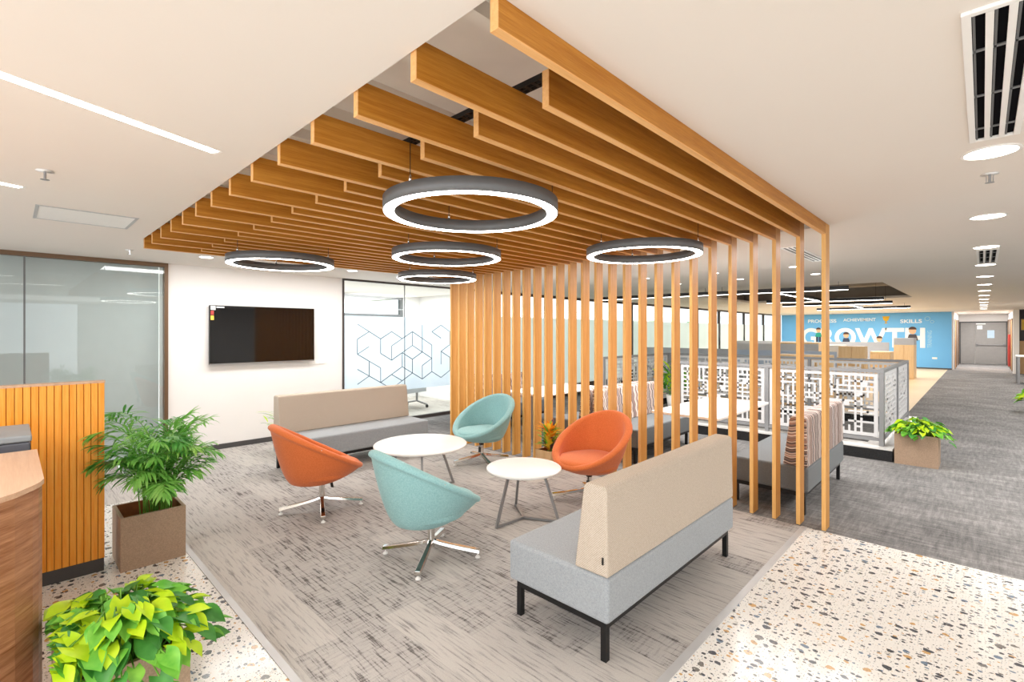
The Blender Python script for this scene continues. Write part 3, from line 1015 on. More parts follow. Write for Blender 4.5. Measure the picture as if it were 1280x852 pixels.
# ================================================================== LOUNGE CHAIRS
def make_chair(mat):
    t = thing('swivel_chair', 'x', 'chair')
    n = 72
    rings = []
    def ring(fn):
        rings.append([fn(2 * PI * j / n) for j in range(n)])
    bx, br, bz = -.085, .165, .275
    def rim(t_, off=0):
        c, s_ = math.cos(t_), math.sin(t_)
        return (-.045 + (.392 - off) * c, (.368 - off) * s_, .59 - .215 * c)
    def outer(s):
        def fn(t_):
            rx, ry, rz = rim(t_)
            b = (bx + br * math.cos(t_), br * math.sin(t_), bz)
            k = s ** .52
            return (b[0] + (rx - b[0]) * k, b[1] + (ry - b[1]) * k, b[2] + (rz - .012 - b[2]) * s)
        return fn
    ring(lambda a: (bx + .001 * math.cos(a), .001 * math.sin(a), bz - .006))
    ring(lambda a: (bx + br * .75 * math.cos(a), br * .75 * math.sin(a), bz - .005))
    for s in (0.0, .02, .05, .1, .17, .26, .38, .52, .68, .80, .88, .92):
        ring(outer(s))
    for off, up in ((.002, -.012), (-.010, -.006), (-.018, .008), (-.014, .026), (.002, .038), (.024, .042), (.044, .036), (.056, .022), (.060, .004)):
        ring(lambda a, off=off, up=up: (lambda r: (r[0], r[1], r[2] - .012 + up))(rim(a, off)))
    for s in (.08, .2, .35, .5, .65, .8, .92, 1.0):
        def inner(a, s=s):
            rx, ry, rz = rim(a, .06)
            e = (-.02 + .26 * math.cos(a), .27 * math.sin(a), .335)
            k = s ** 1.5
            return (rx + (e[0] - rx) * k, ry + (e[1] - ry) * k, (rz - .006) + (e[2] - rz) * (s ** .8))
        ring(inner)
    ring(lambda a: (-.02 + .001 * math.cos(a), .001 * math.sin(a), .345))
    vs = [p for r in rings for p in r]
    m = len(rings)
    fs = [(i * n + j, i * n + (j + 1) % n, (i + 1) * n + (j + 1) % n, (i + 1) * n + j) for i in range(m - 1) for j in range(n)]
    MB().add(vs, fs, 0, True).build('shell', mat, t)
    # cushion: domed disc
    mb = MB()
    prof = [(0.001, .345), (.27, .347), (.292, .362), (.297, .378), (.288, .395), (.25, .408), (.16, .418), (.001, .422)]
    mb.lathe(prof, 64, center=(.042, 0, 0))
    mb.v = [(x * 1.0, y * .97, z + .026 + max(0, -x - .1) * .12) for x, y, z in mb.v]
    mb.build('seat_cushion', mat, t)
    for s_ in (-1, 1):
        a = s_ * 1.75
        r = rim(a)
        MB().lathe([(.001, .0), (.013, .002), (.015, .008), (.009, .014), (.001, .016)], 14).build('rim_button', M['chrome'], t, loc=(r[0], r[1] * 1.005, r[2] + .0))
    col = MB().tube([(0, 0, .07), (0, 0, .23)], .026, 20).build('column', M['chrome'], t)
    MB().tube([(0, 0, .23), (0, 0, .272)], .03, 20).build('collar', M['black'], col)
    MB().tube([(.02, .0, .25), (.08, .05, .245), (.11, .07, .22)], .005, 8).tube([(.105, .066, .225), (.12, .078, .165)], .016, 8, flat=.5).build('height_lever', M['black'], t)
    for k in range(4):
        a = k * PI / 2 + PI / 4
        c, s_ = math.cos(a), math.sin(a)
        path, rad = [], []
        for i in range(9):
            q = i / 8
            path.append((c * (.015 + .35 * q), s_ * (.015 + .35 * q), .112 - .066 * q ** .75))
            rad.append(.019 + .009 * q)
        mb = MB()
        vs = []
        for (x, y, z), wd in zip(path, rad):
            th = .03
            vs += [(x - s_ * wd, y + c * wd, z - th * .3), (x - s_ * wd * .7, y + c * wd * .7, z + th * .5), (x + s_ * wd * .7, y - c * wd * .7, z + th * .5), (x + s_ * wd, y - c * wd, z - th * .3), (x, y, z - th * .6)]
        fs = []
        for i in range(8):
            for j in range(5):
                fs.append((i * 5 + j, i * 5 + (j + 1) % 5, (i + 1) * 5 + (j + 1) % 5, (i + 1) * 5 + j))
        fs += [(0, 1, 2, 3, 4), tuple(40 + j for j in range(5))]
        mb.add(vs, fs, 0, False)
        leg = mb.build('base_arm', M['chrome'], t, bevel=.003, seg=2)
        MB().lathe([(.019, 0), (.019, .006), (.012, .014), (.005, .018), (.005, .036)], 16, center=(c * .348, s_ * .348, 0)).build('glide', M['whiteplastic'], leg)
    return t
CH_ = [((-4.43, 2.03), 82, 'orange', 'orange bowl swivel chair left of the tables, seen from the side'),
       ((-2.93, 2.17), 84, 'teal', 'teal bowl swivel chair nearest the viewer, seen from behind'),
       ((-4.56, 4.16), -85, 'teal', 'teal bowl swivel chair in front of the slatted screen'),
       ((-2.79, 3.98), -92, 'orange', 'orange bowl swivel chair beside the flowering croton, by the screen')]
protos = {}
for (x, y), deg, mt, lab in CH_:
    t = make_chair(M[mt]) if mt not in protos else copy_tree(protos[mt])
    protos.setdefault(mt, t)
    t.location, t.rotation_euler = (x, y, 0), (0, 0, math.radians(deg))
    for ch in t.children:
        if ch.name.startswith('base_arm'):
            ch.rotation_euler = (0, 0, math.radians({82: 30, -85: 18}.get(deg, 0)))
    tag(t, lab, 'chair', 'bowl swivel chairs around the coffee tables')

# ================================================================== TELEVISION, SWITCHES
t = thing('television', 'large black wall-mounted flat television on the white wall', 'television', (XW + .003, 2.66, 1.61))
MB().box(.025, -.735, -.415, .065, .735, .415).build('housing', M['black'], t, bevel=.004)
MB().box(.065, -.725, -.395, .067, .725, .408).build('screen', M['screen'], t)
MB().box(.065, -.735, -.415, .070, .735, -.400).build('bottom_bezel', M['legmetal'], t)
MB().box(0, -.2, -.2, .025, .2, .2).build('wall_bracket', M['blackmetal'], t)
st = MB().box(.0672, -.72, .35, .0678, -.66, .405).box(.0672, -.65, .38, .0678, -.55, .40)
st.build('sticker', M['paper'], t)
MB().box(.0672, -.72, .28, .0678, -.68, .34).build('sticker', M['red'], t)
MB().box(.0672, -.72, .21, .0678, -.68, .27).build('sticker', M['yellow'], t)
t = thing('wall_socket', 'white socket plate on the wall right of the television', 'wall socket', (XW, 3.46, 1.17))
MB().box(0, -.14, -.04, .01, .14, .04).build('plate', M['whiteplastic'], t, bevel=.003)
for k in range(3):
    MB().box(.01, -.12 + k * .085, -.028, .014, -.05 + k * .085, .028).build('rocker', M['white'], t)

# ================================================================== LATTICE RAILING
random.seed(11)
def fret(mb, x0, x1, z0, z1, y, th=.006):
    W, H_ = x1 - x0, z1 - z0
    b = .045
    mb.box(x0, y - th, z0, x1, y + th, z0 + b).box(x0, y - th, z1 - b, x1, y + th, z1)
    mb.box(x0, y - th, z0 + b, x0 + b, y + th, z1 - b).box(x1 - b, y - th, z0 + b, x1, y + th, z1 - b)
    nx = max(4, int(round((W - 2 * b) / .068)))
    nz = max(4, int(round((H_ - 2 * b) / .068)))
    cx, cz = (W - 2 * b) / nx, (H_ - 2 * b) / nz
    t = .0125
    for i in range(1, nx):
        j = 0
        while j < nz:
            run = random.randint(1, 4)
            if random.random() < .68:
                mb.box(x0 + b + i * cx - t, y - th * .9, z0 + b + j * cz - t, x0 + b + i * cx + t, y + th * .9, z0 + b + min(nz, j + run) * cz + t)
            j += run
    for j in range(1, nz):
        i = 0
        while i < nx:
            run = random.randint(1, 4)
            if random.random() < .68:
                mb.box(x0 + b + i * cx - t, y - th * .8, z0 + b + j * cz - t, x0 + b + min(nx, i + run) * cx + t, y + th * .8, z0 + b + j * cz + t)
            i += run
    for i in range(nx):
        for j in range(nz):
            if random.random() < .06:
                mb.box(x0 + b + i * cx, y - th * .7, z0 + b + j * cz, x0 + b + (i + 1) * cx, y + th * .7, z0 + b + (j + 1) * cz)
def railing(lab, p, ang, L, n, z0=.16, z1=1.16):
    t = thing('lattice_railing', lab, 'railing', (p[0], p[1], 0), ang, 'lattice railing sections')
    MB().box(-.03, -.025, z1 - .045, L + .03, .025, z1).build('top_rail', M['grey'], t, bevel=.003)
    MB().box(0, -.02, z0 + .06, L, .02, z0 + .10).build('bottom_rail', M['grey'], t)
    w_ = L / n
    for i in range(n + 1):
        MB().box(i * w_ - .025, -.025, z0, i * w_ + .025, .025, z1 - .045).build('railing_post', M['grey'], t)
        if i < n:
            mb = MB()
            fret(mb, i * w_ + .035, (i + 1) * w_ - .035, z0 + .11, z1 - .055, 0)
            mb.build('lattice_panel', M['latwhite'], t)
railing('pale lattice railing facing the booths, front side of the enclosure', (-3.72, 7.95), 0, 2.77, 2)
railing('pale lattice railing on the corridor side of the enclosure', (-.95, 8.01), PI / 2, 2.93, 2)
railing('pale lattice railing at the back of the enclosure, nearest the desks', (-5.35, 11.0), 0, 4.34, 3)
railing('pale lattice railing at the left side of the enclosure near the windows', (-5.4, 8.2), PI / 2, 2.74, 2)
t = thing('curb', 'low black granite curb with pale marble top under the lattice railing', 'curb')
cur = [(-3.8, 7.79, -.82, 8.12), (-1.12, 8.12, -.82, 11.12), (-5.55, 10.84, -1.12, 11.12), (-5.55, 8.1, -5.25, 10.84)]
mb, mc = MB(), MB()
for x0, y0, x1, y1 in cur:
    mb.box(x0, y0, 0, x1, y1, .14)
    mc.box(x0, y0, .14, x1, y1, .16)
mb.build('curb_face', M['granite'], t)
mc.build('curb_top', M['marble'], t)

# ================================================================== WORKSTATIONS IN THE BACK
def u_at(u, Y):      # x of image column u at depth Y
    a = math.atan2(588, 608)
    k = (u - 640) / 608
    rx, ry = -math.sin(a) + math.cos(a) * k, math.cos(a) + math.sin(a) * k
    return rx / ry * Y
def station(lab, x0, x1, y, zt, mt, wood_box=None, desk=True):
    t = thing('workstation', lab, 'desk', ((x0 + x1) / 2, y, 0), 0, 'workstations in the far area')
    a = (x1 - x0) / 2
    MB().box(-a, -.02, .35, a, .02, zt).build('divider', M[mt], t, bevel=.004)
    MB().box(-a, -.75, .71, a, -.03, .735).build('desktop', M['white'], t)
    for x in (-a + .02, a - .06):
        MB().box(x, -.72, 0, x + .04, .02, .35).box(x, -.72, .35, x + .04, -.66, .71).build('leg', M['legmetal'], t)
    if wood_box:
        b0, b1, z0, z1 = wood_box
        MB().box(b0, .04, z0, b1, .44, z1).build('cabinet', M['beech'], t, bevel=.004)
    return t
station('workstation with blue-grey divider just behind the lattice railing', -4.6, -2.4, 13.2, 1.2, 'screenblue')
station('workstation with grey divider and beech cabinet, left part of the near row', -7.3, -4.8, 13.4, 1.2, 'screengrey', (-1.2, .2, 0, 1.12))
station('workstation with beech cabinet in the middle of the second row', -6.2, -3.6, 17.2, 1.28, 'screengrey', (.1, 1.3, 0, 1.33))
station('workstation with grey divider in front of the lettering, right side', -4.3, -2.3, 21.0, 1.30, 'screengrey')
station('workstation with grey divider in front of the lettering, left side', -7.4, -4.6, 21.0, 1.30, 'screengrey', (-1.2, 0, 0, 1.22))
def low_row(lab, x0, x1, y, z, n):
    t = thing('storage_unit', lab, 'cabinet', ((x0 + x1) / 2, y, 0), 0)
    a = (x1 - x0) / 2
    MB().box(-a, -.2, .05, a, .2, z).build('body', M['beech'], t, bevel=.004)
    MB().box(-a + .02, -.18, 0, a - .02, .18, .05).build('plinth', M['darkplinth'], t)
    for k in range(n):
        w_ = 2 * a / n
        MB().box(-a + k * w_ + .006, -.215, .07, -a + (k + 1) * w_ - .006, -.2, z - .02).build('door', M['beech'], t)
def cabinet(lab, x0, x1, y0, y1, z1, zt, topm):
    t = thing('storage_cabinet', lab, 'cabinet', ((x0 + x1) / 2, (y0 + y1) / 2, 0), 0)
    a, b = (x1 - x0) / 2, (y1 - y0) / 2
    MB().box(-a, -b, 0, a, b, z1).build('body', M['beech'], t, bevel=.004)
    MB().box(-a, -b, z1, a, b, zt).build('top_box', M[topm], t, bevel=.004)
    MB().box(-a + .01, -b - .015, .03, -.005, -b, z1 - .03).build('door', M['beech'], t)
    MB().box(.005, -b - .015, .03, a - .01, -b, z1 - .03).build('door', M['beech'], t)
cabinet('tall beech cabinet with grey top at the right end of the far desks', -2.28, -1.72, 22.0, 22.9, 1.2, 1.44, 'screengrey')
cabinet('low white-topped beech cabinet between far desk dividers', -3.3, -2.85, 16.2, 17.0, .95, 1.28, 'white')
cabinet('low beech cabinet beside the right far divider', -2.5, -2.0, 18.5, 19.3, 1.0, 1.05, 'beech')

low_row('long low beech cabinet behind the lattice railing, left of the blue-grey divider', u_at(975, 11.9), u_at(1040, 11.9), 11.9, 1.17, 4)
low_row('low beech cabinet on the second desk row, below the W of the lettering', u_at(1050, 15.5), u_at(1083, 15.5), 15.5, 1.28, 2)

# ================================================================== MURAL
t = thing('mural', 'blue wall mural with large white GROWTH lettering and cartoon people', 'mural', (-4.35, 28.79, 0))
MB().box(-3.38, -.02, .06, 3.38, 0, CH - .01).build('panel', M['blue'], t)
def text(s, x0, x1, z0, zcap, mt, rot=0, bold=.0):
    cu = bpy.data.curves.new('lettering', 'FONT')
    cu.body = s
    cu.extrude = .004
    cu.offset = bold
    tmp = bpy.data.objects.new('tmp', cu)
    C.objects.link(tmp)
    bpy.context.view_layer.update()
    dg = bpy.context.evaluated_depsgraph_get()
    me = bpy.data.meshes.new_from_object(tmp.evaluated_get(dg))
    bpy.data.objects.remove(tmp)
    xs = [v.co.x for v in me.vertices]
    ys = [v.co.y for v in me.vertices]
    ax, bx_, ay, by_ = min(xs), max(xs), min(ys), max(ys)
    for v in me.vertices:
        p = (v.co.x - ax) / (bx_ - ax)
        q = (v.co.y - ay) / (by_ - ay)
        if rot:
            v.co = Vector((x0 + (1 - q) * (x1 - x0), -.022 + v.co.z * .3, z0 + p * (zcap - z0)))
        else:
            v.co = Vector((x0 + p * (x1 - x0), -.022 + v.co.z * .3, z0 + q * (zcap - z0)))
    me.materials.clear()
    me.materials.append(M[mt])
    o = bpy.data.objects.new('lettering', me)
    C.objects.link(o)
    o.parent = t
    return o
O = 4.35
text('GROWTH', -6.8 + O, -1.86 + O, .93, 1.86, 'letter', bold=.03)
text('PROGRESS', -6.49 + O, -5.25 + O, 2.13, 2.30, 'letter', bold=.02)
text('ACHIEVEMENT', -4.96 + O, -3.66 + O, 2.18, 2.33, 'letter', bold=.015)
text('SKILLS', -2.74 + O, -1.97 + O, 2.07, 2.24, 'letter', bold=.02)
text('TRAINING', -1.78 + O, -1.63 + O, .95, 1.72, 'letterpale', rot=1)
def figure(x, z, s, top, full):
    x += O
    y0, y1 = -.036, -.028
    f = MB()
    def disc(cx, cz, rx, rz, mi, a0=0, a1=2 * PI, y=0):
        f.prism([(cx + rx * math.cos(a0 + (a1 - a0) * i / 20), cz + rz * math.sin(a0 + (a1 - a0) * i / 20)) for i in range(20 if a1 - a0 > 6 else 21)], y0 - y, y1 - y, 'y', mi)
    disc(x, z, .13 * s, .16 * s, 0)
    disc(x, z + .05 * s, .145 * s, .135 * s, 1, 0, PI, .004)
    f.prism([(x - .2 * s, z - .45 * s), (x + .2 * s, z - .45 * s), (x + .13 * s, z - .17 * s), (x - .13 * s, z - .17 * s)], y0, y1, 'y', 2)
    if full:
        f.prism([(x - .15 * s, z - .8 * s), (x - .02 * s, z - .8 * s), (x - .02 * s, z - .45 * s), (x - .15 * s, z - .45 * s)], y0, y1, 'y', 3)
        f.prism([(x + .02 * s, z - .8 * s), (x + .15 * s, z - .8 * s), (x + .15 * s, z - .45 * s), (x + .02 * s, z - .45 * s)], y0, y1, 'y', 3)
    f.build('painted_figure', [M['skin'], M['hair'], M[top], M['navy']], t)
figure(-6.02, 1.75, .75, 'green', True)
figure(-4.84, 1.5, .85, 'navy', False)
figure(-3.52, 1.32, .8, 'screenblue', False)
figure(-2.30, 1.72, 1.0, 'darkwall', False)
x = -3.27 + O
MB().prism([(x - .14, 2.40), (x + .14, 2.40), (x + .09, 2.22), (x + .02, 2.16), (x + .02, 2.10), (x + .07, 2.06), (x - .07, 2.06), (x - .02, 2.10), (x - .02, 2.16), (x - .09, 2.22)], -.03, -.022, 'y').build('trophy', M['gold'], t)
mb = MB()
for cx, cz, rr in ((-1.78 + O, 2.26, .09), (-1.62 + O, 2.12, .06)):
    n = 20
    pts = [(cx + rr * math.cos(2 * PI * i / n), -.026, cz + rr * math.sin(2 * PI * i / n)) for i in range(n + 1)]
    mb.tube(pts, .012, 6, up=(0, 1, 0))
mb.build('gear_icon', M['letterpale'], t)
MB().box(-1.62 + O, -.03, .45, -1.45 + O, -.02, .53).build('socket_plate', M['white'], t)

# ================================================================== RIGHT EDGE OBJECTS
t = thing('wall_sign', 'yellow square sign on the dark wall at the right edge', 'sign', (1.30, 28.09, 1.95))
MB().box(-.17, -.015, -.2, .17, 0, .2).build('board', M['yellow'], t)
MB().box(-.19, -.01, -.22, .19, -.001, -.2).box(-.19, -.01, .2, .19, -.001, .22).box(-.19, -.01, -.2, -.17, -.001, .2).box(.17, -.01, -.2, .19, -.001, .2).build('frame', M['tan'], t)
o = MB().box(1.07, 28.04, .0, 2.2, 28.095, 1.3).build('wood_panel', M['tan'])
tag(o, 'pale wooden panel leaning low on the dark wall', 'panel')
t = thing('white_counter', 'white counter with grey panel legs at the right edge', 'counter', (1.28, 22.8, 0))
MB().box(-.5, -.5, .86, 1.8, .5, .90).build('worktop', M['white'], t, bevel=.004)
for y in (-.46, .42):
    MB().box(-.48, y, 0, -.42, y + .04, .86).build('leg', M['legmetal'], t)
    MB().box(1.7, y, 0, 1.76, y + .04, .86).build('leg', M['legmetal'], t)
MB().box(-.44, -.42, .05, -.42, .42, .84).build('side_panel', M['grey'], t)
t = thing('fire_cabinet', 'slim red cabinet on the corridor wall beside the grey door', 'cabinet', (.9, 30.9, .15))
MB().box(-.08, -.2, 0, .02, .2, 1.4).build('body', M['red'], t, bevel=.004)
MB().box(-.085, -.15, .2, -.08, .15, 1.2).build('door', M['red'], t)

# ================================================================== RECEPTION
t = thing('slatted_partition', 'orange vertical-slat wooden partition behind the reception desk', 'partition', (-4.38, .46, 0))
mb = MB()
w_ = .0365
k = 0
y = 0.0
while y > -2.4:
    mb.box(-.0015, y - w_ + .0035, .09, 0.006, y, 1.30)
    y -= w_
mb.build('slats', M['slatwood'], t, bevel=.0015, seg=2)
MB().box(-.075, -2.4, .09, -.002, -.001, 1.30).build('backing', M['slatgroove'], t)
MB().box(-.08, -2.4, 1.30, .008, .004, 1.315).build('cap', M['walnut_top'], t)
MB().box(-.07, -2.4, 0, .0, -.002, .09).build('plinth', M['darkplinth'], t)

t = thing('reception_desk', 'curved walnut reception desk at the lower left edge', 'desk')
poly = [(-2.77, .10), (-2.72, .088), (-2.68, .07), (-2.60, .02), (-2.53, -.05), (-2.47, -.14), (-2.42, -.26), (-2.38, -.42), (-2.35, -.65), (-2.34, -.95), (-2.34, -1.5), (-3.49, -1.5), (-3.49, .10)]
MB().prism(poly, 1.03, 1.05, 'z').build('worktop', M['walnut_top'], t)
ins = []
cx_, cy_ = -3.0, -.6
for px, py in poly:
    ins.append((px + (cx_ - px) * .008, py + (cy_ - py) * .008))
MB().prism(ins, 0, 1.03, 'z').build('curved_front', M['walnut'], t)
t = thing('back_counter', 'low grey counter behind the reception desk', 'counter', (-3.87, -.5, 0))
MB().box(-.3, -.7, .74, .3, .58, .76).build('worktop', M['screengrey'], t)
MB().box(-.28, -.68, 0, .28, .56, .74).build('body', M['screengrey'], t)
t = thing('printer', 'dark grey office printer behind the desk top', 'printer', (-3.85, -.24, .76))
MB().box(-.24, -.36, 0, .22, .32, .31).build('body', M['printerdark'], t, bevel=.012, smooth=True)
MB().box(-.245, -.365, .31, .225, .325, .345).build('lid', M['printer'], t, bevel=.01, smooth=True)
MB().tube([(.235, -.30, .24), (.235, .16, .24), (.22, .19, .24)], .010, 8).build('tray_handle', M['printer'], t)

# ================================================================== PLANTS
def planter_box(t, w_, d_, h_, mt='planter', soilz=None):
    th = .02
    a, b = w_ / 2, d_ / 2
    mb = MB()
    mb.box(-a, -b, 0, a, b, .02, 0)
    mb.box(-a, -b, .02, a, -b + th, h_).box(-a, b - th, .02, a, b, h_).box(-a, -b + th, .02, -a + th, b - th, h_).box(a - th, -b + th, .02, a, b - th, h_)
    mb.build('planter_box', M[mt], t)
    i = .0205
    lz = .03
    s_ = soilz or h_ - .08
    MB().box(-a + i, -b + i, .02, a - i, b - i, s_).build('soil', M['soil'], t)
    e = .002
    mb = MB().box(-a + th, -b + th, s_, a - th, -b + th + e, h_ - .002).box(-a + th, b - th - e, s_, a - th, b - th, h_ - .002) \
        .box(-a + th, -b + th + e, s_, -a + th + e, b - th - e, h_ - .002).box(a - th - e, -b + th + e, s_, a - th, b - th - e, h_ - .002)
    mb.build('inner_lining', M['planterin'], t)

def leaf(mb, base, d, length, width, mi=0, up=Vector((0, 0, 1)), droop=.4, fold=.25, heart=False, n=6, roll=0):
    d = d.normalized()
    side = d.cross(up)
    if side.length < 1e-3:
        side = Vector((1, 0, 0))
    side.normalize()
    nrm = side.cross(d).normalized()
    if roll:
        R = Matrix.Rotation(roll, 3, d)
        side, nrm = R @ side, R @ nrm
    vs, fs = [], []
    p = Vector(base)
    step = length / n
    dd = d.copy()
    for i in range(n + 1):
        q = i / n
        if heart:
            tab = (.62, .93, 1.0, .93, .76, .5, .24, 0)
            f_ = q * 7
            i0 = min(6, int(f_))
            wv = width * (tab[i0] + (tab[i0 + 1] - tab[i0]) * (f_ - i0))
        else:
            wv = width * math.sin(PI * (q * .93 + .05)) ** .8 if q < 1 else 0
        wv = max(wv, .0004)
        back = -dd * (width * .35 if heart and i == 0 else 0)
        vs += [p + side * wv / 2 + nrm * (fold * wv / 2) + back, p.copy(), p - side * wv / 2 + nrm * (fold * wv / 2) + back]
        dd = (dd - up * (droop * step / max(length, 1e-4))).normalized()
        nrm = side.cross(dd).normalized()
        p = p + dd * step
    for i in range(n):
        a = i * 3
        fs += [(a, a + 1, a + 4, a + 3), (a + 1, a + 2, a + 5, a + 4)]
    mb.add(vs, fs, mi, True)

def pothos(lab, loc, w_, d_, h_, nl, ls, seed, hang=.35, group=None, spread=.20, height=.22, over=(0, 0), ymin=-9):
    random.seed(seed)
    t = thing('potted_pothos', lab, 'potted plant', loc, 0, group)
    planter_box(t, w_, d_, h_)
    fo, stm = MB(), MB()
    for k in range(nl):
        a = random.uniform(0, 2 * PI)
        rr = math.sqrt(random.random())
        px, py = rr * math.cos(a) * (w_ / 2 + spread) + over[0], rr * math.sin(a) * (d_ / 2 + spread) + over[1]
        py = max(ymin, py)
        outside = max(abs(px) - w_ / 2, abs(py) - d_ / 2)
        z = h_ + .02 + height * (1 - rr ** 2) * random.uniform(.35, 1.0) + random.uniform(0, .04)
        if outside > 0:
            z -= random.uniform(0, hang) * outside / spread * .9
            if z < h_ - .02 and outside < .03:
                z = h_ + .03
        d = Vector((math.cos(a) * (.5 + rr), math.sin(a) * (.5 + rr), random.uniform(-.25, .55) - .4 * rr))
        L = ls * random.uniform(.7, 1.25)
        if py < ymin + .09:
            d.y = abs(d.y) * .4
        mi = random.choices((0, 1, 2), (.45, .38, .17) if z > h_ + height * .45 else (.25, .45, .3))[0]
        leaf(fo, (px, py, z), d, L, L * random.uniform(.66, .84), mi, droop=random.uniform(.2, 1.2), fold=random.uniform(.1, .5), heart=True, n=7, roll=random.uniform(-.6, .6))
        if k % 2 == 0 :
            sx = max(-w_ / 2 + .05, min(w_ / 2 - .05, px * .4))
            sy = max(-d_ / 2 + .05, min(d_ / 2 - .05, py * .4))
            mz = max(z, h_) + .02
            stm.tube([(sx, sy, h_ - .08), ((sx + px) / 2, (sy + py) / 2, mz), (px, py, z)], .003, 5)
    fo.build('foliage', [M['leaf_lime'], M['leaf_green'], M['leaf_dark']], t, fix=False)
    stm.build('stems', M['stem'], t)
    return t
pothos('lime pothos in a tan planter in the bottom left foreground', (-2.54, .32, 0), .38, .40, .38, 330, .088, 5, hang=.22, spread=.13, height=.17, ymin=-.19)
pothos('green pothos in a brown planter on the corridor beside the lattice railing', (-.59, 7.98, 0), .42, .42, .38, 200, .085, 8, hang=.12, spread=.08, height=.15, over=(.02, 0))

def palm(lab, loc, w_, d_, h_, seed):
    random.seed(seed)
    t = thing('potted_palm', lab, 'potted plant', loc)
    planter_box(t, w_, d_, h_, soilz=.24)
    fo, st = MB(), MB()
    lim = lambda v, m: max(-m, min(m, v))
    NF = 54
    for k in range(NF):
        a = 2 * PI * k / NF * 8.3 + random.uniform(-.25, .25)
        p = Vector((lim(random.gauss(.03, .045), .13), lim(random.gauss(.05, .045), .13), .24))
        stemL = random.uniform(.14, .56)
        rach = random.uniform(.28, .48)
        lean = random.uniform(.04, .26)
        d = Vector((math.cos(a) * math.sin(lean), math.sin(a) * math.sin(lean), math.cos(lean)))
        pts = [p.copy()]
        dirs = [d.copy()]
        NS, NR = 6, 14
        for i in range(NS):
            p = p + d * stemL / NS
            pts.append(p.copy()); dirs.append(d.copy())
        spread = random.uniform(.4, 2.1)
        for i in range(NR):
            q = i / NR
            d = (d + Vector((math.cos(a), math.sin(a), -.25)) * (spread * 1.15 / NR) * (1 - .4 * q) + Vector((0, 0, -1)) * (q * q * 1.6 * spread / NR)).normalized()
            p = p + d * rach / NR
            if p.y < -.23 and p.x < .09:      # keep clear of the partition beside it
                p.x = .09
            pts.append(p.copy()); dirs.append(d.copy())
        n_ = len(pts) - 1
        st.tube(pts, [.0042 - .0032 * i / n_ for i in range(n_ + 1)], 5)
        mi = random.choices((0, 1, 2), (.10, .64, .26))[0]
        for i in range(NS + 1, n_ + 1):
            q = (i - NS - 1) / (n_ - NS - 1)
            ll = .055 + .125 * math.sin(PI * (.18 + .72 * q))
            sd = dirs[i].cross(Vector((0, 0, 1)))
            if sd.length < .05:
                sd = Vector((math.sin(a), -math.cos(a), 0))
            sd.normalize()
            for s_ in (-1, 1):
                ld = (sd * s_ * (1 - .35 * q) + dirs[i] * (.5 + .7 * q) + Vector((0, 0, .08))).normalized()
                if pts[i].y < -.1 and pts[i].x < .2 and ld.x < 0:
                    ld.x = abs(ld.x) * .3
                leaf(fo, pts[i], ld, ll * random.uniform(.85, 1.15), .019, mi, droop=random.uniform(.2, 1.5), fold=.3, n=4)
        leaf(fo, pts[-1], dirs[-1], .08, .016, mi, n=4)
    fo.build('foliage', [M['palm_light'], M['palm_mid'], M['palm_dark']], t, fix=False)
    st.build('stems', M['stem'], t)
palm('feathery green parlour palm in a brown planter beside the orange partition', (-4.43, .72, 0), .38, .38, .37, 4)

def croton():
    random.seed(5)
    t = thing('potted_croton', 'orange and yellow croton in a small tan box by the screen', 'potted plant', (-3.76, 4.54, 0))
    planter_box(t, .24, .24, .24, 'tan', .18)
    fo, st = MB(), MB()
    for k in range(150):
        a = random.uniform(0, 2 * PI)
        h = random.uniform(.0, .24)
        tilt = random.uniform(.1, 1.1)
        mi = random.choices((0, 1, 2, 3), (.45, .35, .15, .05) if h > .12 else (.12, .18, .5, .2))[0]
        base = Vector((math.cos(a) * .02, math.sin(a) * .02, .22 + h))
        d = Vector((math.cos(a) * math.sin(tilt), math.sin(a) * math.sin(tilt), math.cos(tilt)))
        leaf(fo, base, d, random.uniform(.11, .19), .04, mi, droop=.5, fold=.3, n=5)
    for k in range(4):
        a = k * PI / 2
        st.tube([(math.cos(a) * .03, math.sin(a) * .03, .18), (math.cos(a) * .01, math.sin(a) * .01, .46)], .005, 6)
    fo.build('foliage', [M['leaf_orange'], M['leaf_yellow'], M['leaf_green'], M['leaf_purple']], t, fix=False)
    st.build('stems', M['stem'], t)
croton()

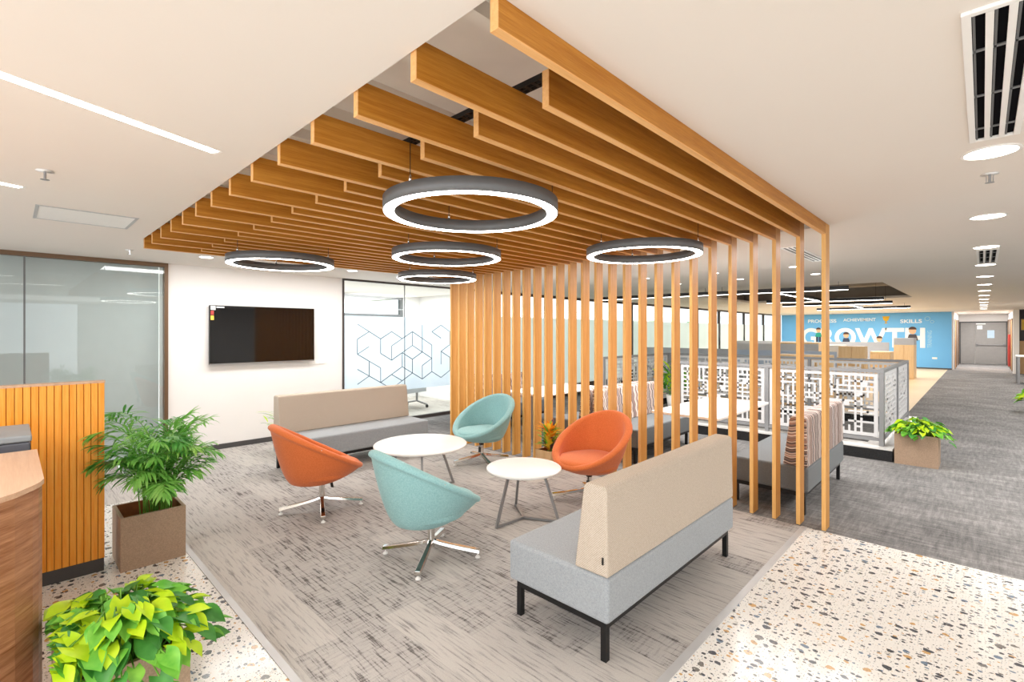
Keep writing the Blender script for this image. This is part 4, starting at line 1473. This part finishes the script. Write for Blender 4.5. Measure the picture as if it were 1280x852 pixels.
def bushy(name, lab, loc, pr, ph, H, n, wd, seed, mats=('leaf_green', 'leaf_dark', 'leaf_lime')):
    random.seed(seed)
    t = thing(name, lab, 'potted plant', loc)
    MB().lathe([(pr * .7, 0), (pr, ph), (pr - .012, ph), (pr - .012, ph - .03)], 28).build('pot', M['white'], t)
    MB().lathe([(pr - .015, ph - .035), (pr - .015, ph - .03)], 24).build('soil', M['soil'], t)
    fo, st = MB(), MB()
    for k in range(n):
        a = random.uniform(0, 2 * PI)
        tilt = random.uniform(.1, .9)
        base = Vector((math.cos(a) * pr * .4, math.sin(a) * pr * .4, ph - .03))
        L = (H - ph) * random.uniform(.5, 1)
        d = Vector((math.cos(a) * math.sin(tilt), math.sin(a) * math.sin(tilt), math.cos(tilt)))
        tip = base + d * L * .6
        st.tube([base, tip], .003, 5)
        for j in range(4):
            p = base + d * L * (.3 + .15 * j)
            leaf(fo, p, (d + Vector((random.uniform(-.8, .8), random.uniform(-.8, .8), 0))).normalized(), L * .45, wd, random.randint(0, 2), droop=.9, n=5)
    fo.build('foliage', [M[m] for m in mats], t, fix=False)
    st.build('stems', M['stem'], t)
bushy('potted_bamboo_palm', 'green leafy plant peeking out behind the rear sofa', (-6.85, 2.62, 0), .14, .28, .88, 16, .022, 9)
bushy('potted_plant', 'small green plant behind the left booth table', (-4.5, 7.6, 0), .14, .3, .95, 20, .05, 12)
bushy('potted_plant', 'green plant inside the lattice enclosure', (-4.6, 9.6, 0), .16, .35, 1.15, 22, .06, 13)
pothos('green pothos at the far right edge of the corridor', (.95, 14.5, 0), .45, .45, .30, 90, .13, 14, hang=.2, spread=.2, height=.25)

# ================================================================== MEETING ROOM FURNITURE
def flip_table(lab, loc, rz):
    t = thing('folding_table', lab, 'table', loc, rz, 'meeting room tables')
    MB().box(-.35, -.8, .72, .35, .8, .745).build('tabletop', M['white'], t, bevel=.004)
    MB().box(.28, -.7, .36, .30, .7, .70).build('modesty_panel', M['latwhite'], t)
    for s_ in (-1, 1):
        lg = MB().tube([(0, s_ * .72, .72), (.0, s_ * .72, .12)], .025, 10).tube([(-.3, s_ * .72, .07), (0, s_ * .72, .13), (.3, s_ * .72, .07)], .02, 10).build('leg', M['legmetal'], t)
        for x in (-.3, .3):
            MB().tube([(x, s_ * .72 - .012, .035), (x, s_ * .72 + .012, .035)], .034, 14).build('castor', M['black'], lg)
flip_table('white wheeled folding table seen through the glass beside the rear sofa', (-8.9, 5.6, 0), .2)
flip_table('white wheeled folding table deeper in the meeting room', (-9.9, 4.6, 0), .2)
